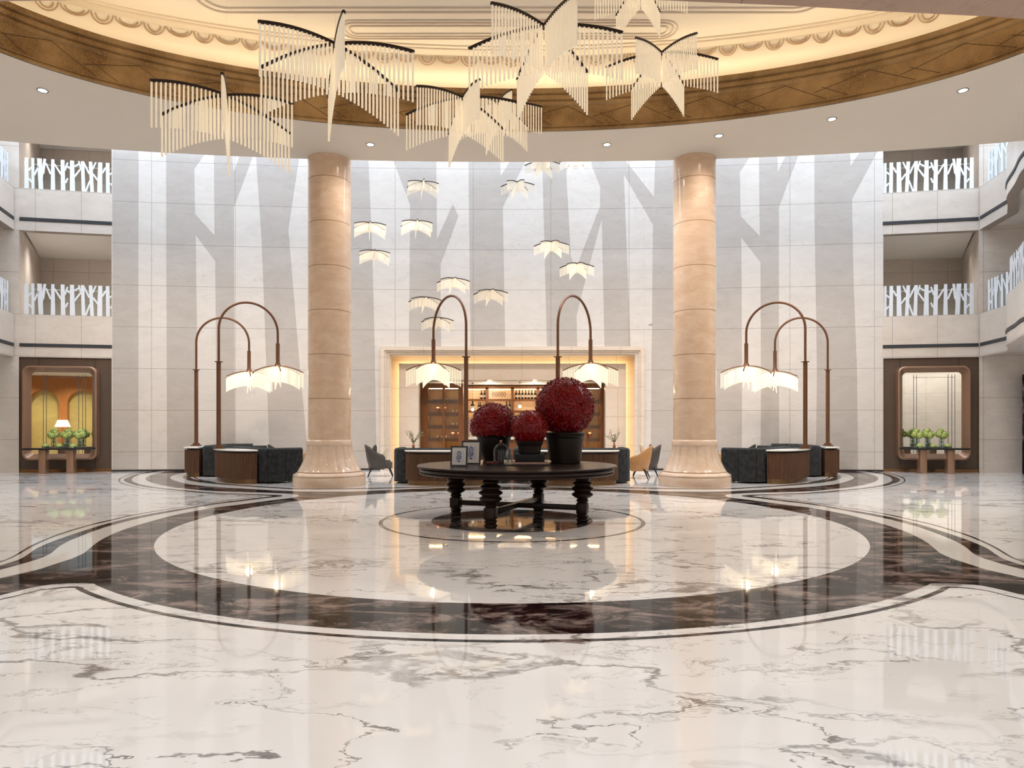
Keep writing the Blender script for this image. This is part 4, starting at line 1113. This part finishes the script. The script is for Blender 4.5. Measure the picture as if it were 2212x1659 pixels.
def cushion(px, py, d, a, lb, mat='cushion', s=.23, lean=-14):
    x, y, z = at(px, py, d)
    bm = B(); n = 12
    g = [[None]*(n+1) for _ in range(n+1)]; h = [[None]*(n+1) for _ in range(n+1)]
    for i in range(n+1):
        for j in range(n+1):
            u, v = 2*i/n-1, 2*j/n-1; th = .07*((1-u*u)*(1-v*v))**.45; e = 1-.05*(1-u*u)*abs(v) ; e2 = 1-.05*(1-v*v)*abs(u)
            g[i][j] = bm.verts.new((u*s*e2, -th, v*s*e)); h[i][j] = bm.verts.new((u*s*e2, th+.0005, v*s*e))
    for i in range(n):
        for j in range(n):
            bm.faces.new((g[i][j], g[i+1][j], g[i+1][j+1], g[i][j+1])); bm.faces.new((h[i][j], h[i][j+1], h[i+1][j+1], h[i+1][j]))
    bmesh.ops.remove_doubles(bm, verts=bm.verts[:], dist=.001)
    obj('scatter_cushion', bm, M[mat], loc=(x, y, z), rot=(math.radians(lean), 0, math.radians(a)), label=lb, cat='cushion', smooth=60)
armchair(822, 20.2, -80, False, 'grey leather armchair on thin black legs between left column and centre sofa')
armchair(1394, 20.2, 80, False, 'grey leather armchair on thin black legs just left of the right column')
armchair(1374, 19.35, 75, True, 'tan leather armchair whose back shows beside the right end of the centre sofa')
armchair(654, 19.75, 95, True, 'tan leather armchair peeping out left of the left column')
armchair(1556, 19.75, -95, True, 'tan leather armchair peeping out right of the right column')
armchair(613, 20.6, -60, False, 'dark armchair behind the front left sofa end')
armchair(1598, 20.6, 60, False, 'dark armchair behind the front right sofa end')
cushion(833, 980, 20.2, -80, 'cream cushion on the grey armchair left of the centre sofa')
cushion(1388, 974, 19.35, 75, 'pale linen cushion on the tan armchair right of the centre sofa')
cushion(809, 974, 20.2, -80, 'dark olive cushion at the back of the left grey armchair', 'cushion_g', .2, -8)
cushion(1407, 973, 20.2, 80, 'dark olive cushion at the back of the right grey armchair', 'cushion_g', .2, -8)
# sprigs on small side tables behind the centre sofas
for px, nm in ((893, 'left'), (1327, 'right')):
    d = 20.9; x = (px-CX)/F*d; zt = .83
    t = thing('side_table', 'small round side table behind the %s end of the centre sofa' % nm, 'table', (x, d, ZF))
    bm = B(); lathe(bm, [(.25, zt-.03), (.26, zt-.02), (.26, zt)], 28); obj('table_top', bm, M['leg'], t)
    bm = B(); lathe(bm, [(.2, 0), (.2, .02), (.025, .04), (.025, zt-.03)], 20); obj('pedestal', bm, M['leg'], t)
    v = thing('sprig_vase', 'olive sprig in a small copper vase behind the %s end of the centre sofa' % nm, 'plant', (x, d, zt+2*ZF))
    bm = B(); lathe(bm, [(.03, 0), (.045, .03), (.04, .09), (.025, .13), (.03, .145)], 16); obj('vase', bm, M['copper'], v)
    bs, bl = B(), B(); rg = random.Random(px)
    for k in range(9):
        q = rg.uniform(0, 2*PI); rr = rg.uniform(.1, .3); hh = rg.uniform(.36, .56)
        pts = [Vector((0, 0, .1)), Vector((rr*.25*math.cos(q), rr*.25*math.sin(q), .24)), Vector((rr*math.cos(q), rr*math.sin(q), hh))]
        pts = smoothpath(pts, 5); tube(bs, pts, .004, 5)
        for p in pts[4:]:
            for s in range(3):
                c = Vector(p); e = Vector((rg.gauss(0, 1), rg.gauss(0, 1), rg.gauss(.3, 1))).normalized(); w = e.orthogonal().normalized()*.011; e = e*.06
                bl.faces.new([bl.verts.new(z_) for z_ in (c, c+e*.5+w, c+e, c+e*.5-w)])
    obj('twigs', bs, M['twig'], v); obj('leaves', bl, M['olive'], v, smooth=0)
# ------------------------------------------------------------------ the round table and what stands on it
TC = (.08, 10.85); TA = math.radians(-21); TZ = .885
t = thing('round_table', 'large round espresso wood table on four turned legs in the hall centre', 'table', (TC[0], TC[1], ZF), TA)
bm = B(); lathe(bm, [(1.5, .745), (1.56, .75), (1.575, .76), (1.575, .775), (1.545, .782), (1.545, .788), (1.57, .792), (1.575, .8), (1.575, .828), (1.565, .836), (1.545, .84), (1.545, .847), (1.6, .851), (1.615, .86), (1.615, .875), (1.605, TZ-ZF), (1.585, TZ-ZF)], 128)
obj('table_top', bm, M['darkwood'], t)
LG = [(.06, 0), (.08, .005), (.1, .03), (.1, .05), (.075, .065), (.085, .08), (.098, .1), (.085, .118), (.07, .13)]
lz = [(.07, .31), (.085, .32), (.1, .34), (.085, .36), (.075, .37), (.12, .39), (.165, .42), (.17, .435), (.165, .45), (.125, .475), (.13, .485), (.175, .51), (.18, .525), (.17, .54), (.125, .565), (.12, .575), (.15, .595), (.155, .61), (.145, .625), (.105, .645), (.1, .655), (.125, .672), (.13, .685), (.12, .7), (.095, .712), (.11, .725), (.12, .746)]
for k in range(4):
    q = PI/2*k; c = (1.1*math.cos(q), 1.1*math.sin(q), 0)
    bm = B(); lathe(bm, LG, 24, c)
    box(bm, c[0]-.085, c[1]-.085, .13, c[0]+.085, c[1]+.085, .31, bev=.02)
    lathe(bm, lz, 24, c); obj('leg', bm, M['darkwood'], t)
for k in range(2):
    bm = B(); box(bm, -1.05, -.045, .185+.0*k, 1.05, .045, .265, bev=.008); obj('stretcher', bm, M['darkwood'], t, rot=PI/2*k)
def pot(name, px, d, prof, ball, lb, bc, squash=1.0, n=4200, cat='topiary', z0=TZ, leaf=.03):
    x = (px-CX)/F*d
    t = thing(name, lb, cat, (x, d, z0+.003))
    bm = B(); lathe(bm, prof, 48); obj('pot', bm, M['pot'], t)
    br, bz = ball; bm = B(); rg = random.Random(int(px))
    sphere(bm, (0, 0, bz-z0), br*.93, 40, 28, squash)
    zt = prof[-1][1] if False else max(z for r, z in prof)
    for v in [v for v in bm.verts if v.co.z < zt-.03]: v.co.z = max(v.co.z, zt-.035) 
    for k in range(n):
        v = Vector((rg.gauss(0, 1), rg.gauss(0, 1), rg.gauss(0, 1))).normalized()
        p = Vector((v.x*br, v.y*br, bz-z0+v.z*br*squash))*1.0
        p = p-v*rg.uniform(0, .05)
        if p.z < zt-.06: continue
        rim = max(r for r, z in prof)
        if p.z < zt+.01 and math.hypot(p.x, p.y) < rim: continue
        u1 = (v.orthogonal().normalized()); u1 = Matrix.Rotation(rg.uniform(0, 2*PI), 3, v) @ u1; u1 = (u1+v*rg.uniform(-.1, 1.6)).normalized(); u2 = v.cross(u1).normalized()
        s = leaf*rg.uniform(.7, 1.3)
        bm.faces.new([bm.verts.new(q) for q in (p-u1*s*.6, p+u2*s*.38+v*s*.15, p+u1*s*.7+v*s*.1, p-u2*s*.38+v*s*.15)])
    obj('leaf_ball', bm, M['red'], t, smooth=0)
    return t
rp = [(.25, 0), (.265, .01), (.315, .42), (.325, .43), (.34, .44), (.343, .455), (.332, .468), (.332, .476), (.35, .488), (.353, .505), (.34, .52), (.31, .522), (.3, .46)]
pot('topiary_pot', 1220, 11.25, rp, (.5, 1.835), 'tallest dark pot with the biggest red leaf ball, right on the round table', 0, 1.0, 6500)
lp_ = [(.13, 0), (.15, .01), (.18, .06), (.25, .22), (.285, .36), (.295, .43), (.31, .44), (.315, .455), (.305, .466), (.305, .474), (.32, .486), (.322, .502), (.31, .515), (.28, .516), (.27, .46)]
pot('topiary_pot', 1067, 11.55, lp_, (.415, 1.49), 'tapering dark pot with a wide red leaf dome, left on the round table', 0, 1.02, 5200)
# small one on box and book
xb_ = (1144-CX)/F*10.8
t = thing('cover_book', 'rose covered book lying flat under the black box', 'book', (xb_, 10.75, TZ+.018))
bm = B(); box(bm, -.285, -.2, 0, .285, .2, .032, bev=.004); obj('cover', bm, M['book'], t)
bm = B(); box(bm, -.28, -.195, .006, .287, .19, .026); obj('pages', bm, M['paper'], t)
bm = B(); box(bm, -.235, -.16, 0, .235, .16, .125, bev=.006)
obj('black_box', bm, M['blackbox'], loc=(xb_, 10.77, TZ+.053), label='matt black box under the smallest red ball', cat='box')
sp_ = [(.165, 0), (.175, .01), (.19, .13), (.2, .14), (.213, .15), (.215, .16), (.205, .168), (.205, .174), (.218, .184), (.22, .196), (.21, .206), (.19, .206), (.18, .16)]
pot('topiary_pot', 1144, 10.78, sp_, (.3, 1.47), 'smallest red leaf ball in a low dark pot on the black box', 0, 1.0, 3000, z0=TZ+.18, leaf=.024)
# tray, cloche, berries, tumbler
xt = (1117-CX)/F*10.72
bm = B(); rows = []
for k in range(25):
    u = -1+2*k/24; up = .055*max(0, abs(u)-.9)*10
    rows.append([bm.verts.new((u*.54, y, z+up)) for y, z in ((-.27, 0), (.27, 0), (.27, .012), (-.27, .012))])
for A, Bq in zip(rows, rows[1:]):
    for j in range(4): bm.faces.new((A[j], A[(j+1) % 4], Bq[(j+1) % 4], Bq[j]))
bm.faces.new(rows[0]); bm.faces.new(rows[-1])
obj('serving_tray', bm, M['leg'], loc=(xt, 10.74, TZ+.003), label='long dark tray with turned up ends under the cloche and book', cat='tray')
xc = (1082-CX)/F*10.72
t = thing('glass_cloche', 'glass bell cloche with a copper knob beside the framed prints', 'cloche', (xc, 10.74, TZ+.018))
bm = B(); lathe(bm, [(.118, 0), (.12, .2), (.112, .25), (.085, .3), (.04, .33), (.012, .337)], 32, cap=False); obj('dome', bm, M['glass'], t)
bm = B(); lathe(bm, [(.012, .337), (.02, .34), (.018, .352), (.026, .362), (.026, .376), (.015, .382)], 18); obj('knob', bm, M['copper'], t)
bm = B(); lathe(bm, [(.045, .004), (.05, .01), (.05, .2), (.045, .21)], 20); obj('inner_candle', bm, M['pot'], t)
bm = B()
for k in range(60):
    sphere(bm, (random.gauss(0, .05), random.gauss(0, .03), .012+abs(random.gauss(0, .016))), random.uniform(.009, .014), 8, 6)
obj('dried_berries', bm, M['berry'], loc=((1063-CX)/F*10.55, 10.55, TZ+.018), label='heap of dried red berries on the tray before the cloche', cat='berries', kind='stuff')
bm = B(); lathe(bm, [(.035, 0), (.042, .15), (.038, .15), (.031, .012)], 20)
obj('glass_tumbler', bm, M['glass'], loc=((1102-CX)/F*10.74, 10.74, TZ+.018), label='clear glass tumbler between cloche and black box', cat='glass')
# framed prints
def frame(px, pyb, w, h, a, lb):
    d = (H-TZ)*F/(pyb-HY); t = thing('picture_frame', lb, 'picture frame', ((px-CX)/F*d, d, TZ+.004), (math.radians(-9), 0, math.radians(a)))
    b = .022; bm = B(); W = w/2
    box(bm, -W, -.012, 0, -W+b, .012, h); box(bm, W-b, -.012, 0, W, .012, h); box(bm, -W+b, -.012, 0, W-b, .012, b); box(bm, -W+b, -.012, h-b, W-b, .012, h)
    obj('frame', bm, M['leg'], t, smooth=0)
    bm = B(); box(bm, -W+b, -.004, b, W-b, .008, h-b); obj('mat_board', bm, M['paper'], t, smooth=0)
    bm = B(); pw, ph, zc = w*.26, h*.3, h*.49; box(bm, -pw, -.0065, zc-ph*.95, pw, -.0042, zc+ph*.95); p = obj('print', bm, M['print'], t, smooth=0)
    bm = B(); y = -.0085
    def line(pts, r): tube(bm, [(q[0]*pw, y, zc+q[1]*ph) for q in pts], r, 5)
    r = w*.012
    line([(.0+.42*math.cos(k*.42), .48+.3*math.sin(k*.42)) for k in range(16)], r*1.3)
    line([(.0, .95), (.0, .8)], r*1.4); line([(-.1, .5), (.05, .6), (.15, .45), (.02, .36)], r)
    line([(-.4, .1), (-.58, -.2), (-.4, -.52), (-.12, -.6), (.02, -.3), (-.1, .05), (-.4, .1)], r*1.3)
    line([(-.28, -.05), (-.2, -.3), (-.3, -.4)], r)
    line([(.28, .08), (.45, .02), (.38, -.3), (.22, -.55), (.2, -.2), (.28, .08)], r*1.2)
    line([(-.25, -.78), (.25, -.78)], r*1.3); line([(-.2, -.86), (.15, -.86)], r)
    obj('ink_drawing', bm, M['blue'], t)
    bm = B(); box(bm, -.02, .012, 0, .02, .02, h*.7); s = obj('easel_strut', bm, M['leg'], t, rot=(math.radians(26), 0, 0), loc=(0, .0, 0), smooth=0); s.location = (0, .013, h*.66); s.scale = (1, 1, -.93)
frame(1017, 1003.5, .315, .385, -6, 'larger black framed blue ink print behind, on the left of the round table')
frame(991, 1008, .265, .315, -7, 'smaller black framed blue ink print in front, on the left of the round table')
# ------------------------------------------------------------------ light
w = bpy.data.worlds.new('World'); S.world = w; w.use_nodes = True
bg = w.node_tree.nodes['Background']; bg.inputs[0].default_value = (1.0, .985, .97, 1); bg.inputs[1].default_value = .55
def area(name, loc, rot, sx, sy, e, col):
    l = bpy.data.lights.new(name, 'AREA'); l.shape = 'RECTANGLE'; l.size = sx; l.size_y = sy; l.energy = e; l.color = col
    o = bpy.data.objects.new(name, l); COL.objects.link(o); o.location = loc; o.rotation_euler = rot; return o
area('skylight', (0, 19.6, 12.4), (0, 0, 0), 34, 3.6, 2000, (.7, .83, 1.0))
ww = area('wall_fill', (0, 17.35, 9.0), (math.radians(37), 0, 0), 30, .5, 370, (1, .86, .72)); ww.data.spread = math.radians(80)  # added unseen area light behind the soffit edge, brightens the curved wall
for x in (-2.5, -.9, .9, 2.5):  # added point lights without fixtures, brighten the bar room and its ceiling
    l = bpy.data.lights.new('bar_fill', 'POINT'); l.energy = 26; l.color = (1, .84, .62); l.shadow_soft_size = .05
    o = bpy.data.objects.new('bar_fill', l); COL.objects.link(o); o.location = (x, 26.4, 2.95)
def spot(name, loc, e, ang, col=(1, .86, .66), blend=.6, r=.06, rot=(0, 0, 0)):
    l = bpy.data.lights.new(name, 'SPOT'); l.energy = e; l.spot_size = math.radians(ang); l.spot_blend = blend; l.color = col; l.shadow_soft_size = r
    o = bpy.data.objects.new(name, l); COL.objects.link(o); o.location = loc; o.rotation_euler = rot; return o
for sx in (-1, 1):
    for z, e in ((7.95, 70), (12.2, 60), (3.75, 0)):
        if e:
            for dx in (-.9, .9): spot('balcony_fill', (sx*15.6+dx, 23.6, z), e*4, 150, (1, .95, .9), 1, .6)  # added spots without fixtures, lift the dark balcony recesses
for px, py in ((92, 195), (800, 312), (1311, 312), (1553, 293), (1797, 257), (2080, 195)):
    x, y, z = pz(px, py, ZS); spot('soffit_spot', (x, y, ZS-.05), 200 if px in (800, 1553) else 650, 155, (1, .92, .84), 1, .12)
for x, y in ((-13.5, 10.5), (13.5, 10.5), (-11.5, 6.2), (11.5, 6.2), (-7.5, 3.6), (7.5, 3.6), (-3, 2.6), (3, 2.6), (-9, 1.6), (9, 1.6)):  # further unseen spots, added to light the floor from above
    spot('soffit_spot', (x, y, (6.45 if 4.2 < y < 8.2 and abs(x) < 6 else ZS)-.05), 450, 155, (1, .97, .94), 1, .12)
for x in (-23.5, -20.5, -17.5): spot('gallery_spot', (x, -3.6, 4.9), 420, 110, (1, .84, .58), .8, .05, (math.radians(-22), 0, 0))
for x in (17.5, 21): spot('gallery_spot', (x, -3.2, 6.9), 700, 120, (1, .95, .88), .8, .05, (math.radians(-25), 0, 0))  # unseen pair added to brighten what the right mirror reflects
vs = S.view_settings; vs.view_transform = 'Standard'; vs.look = 'None'; vs.exposure = 0.06; vs.gamma = 1.0; vs.use_curve_mapping = False
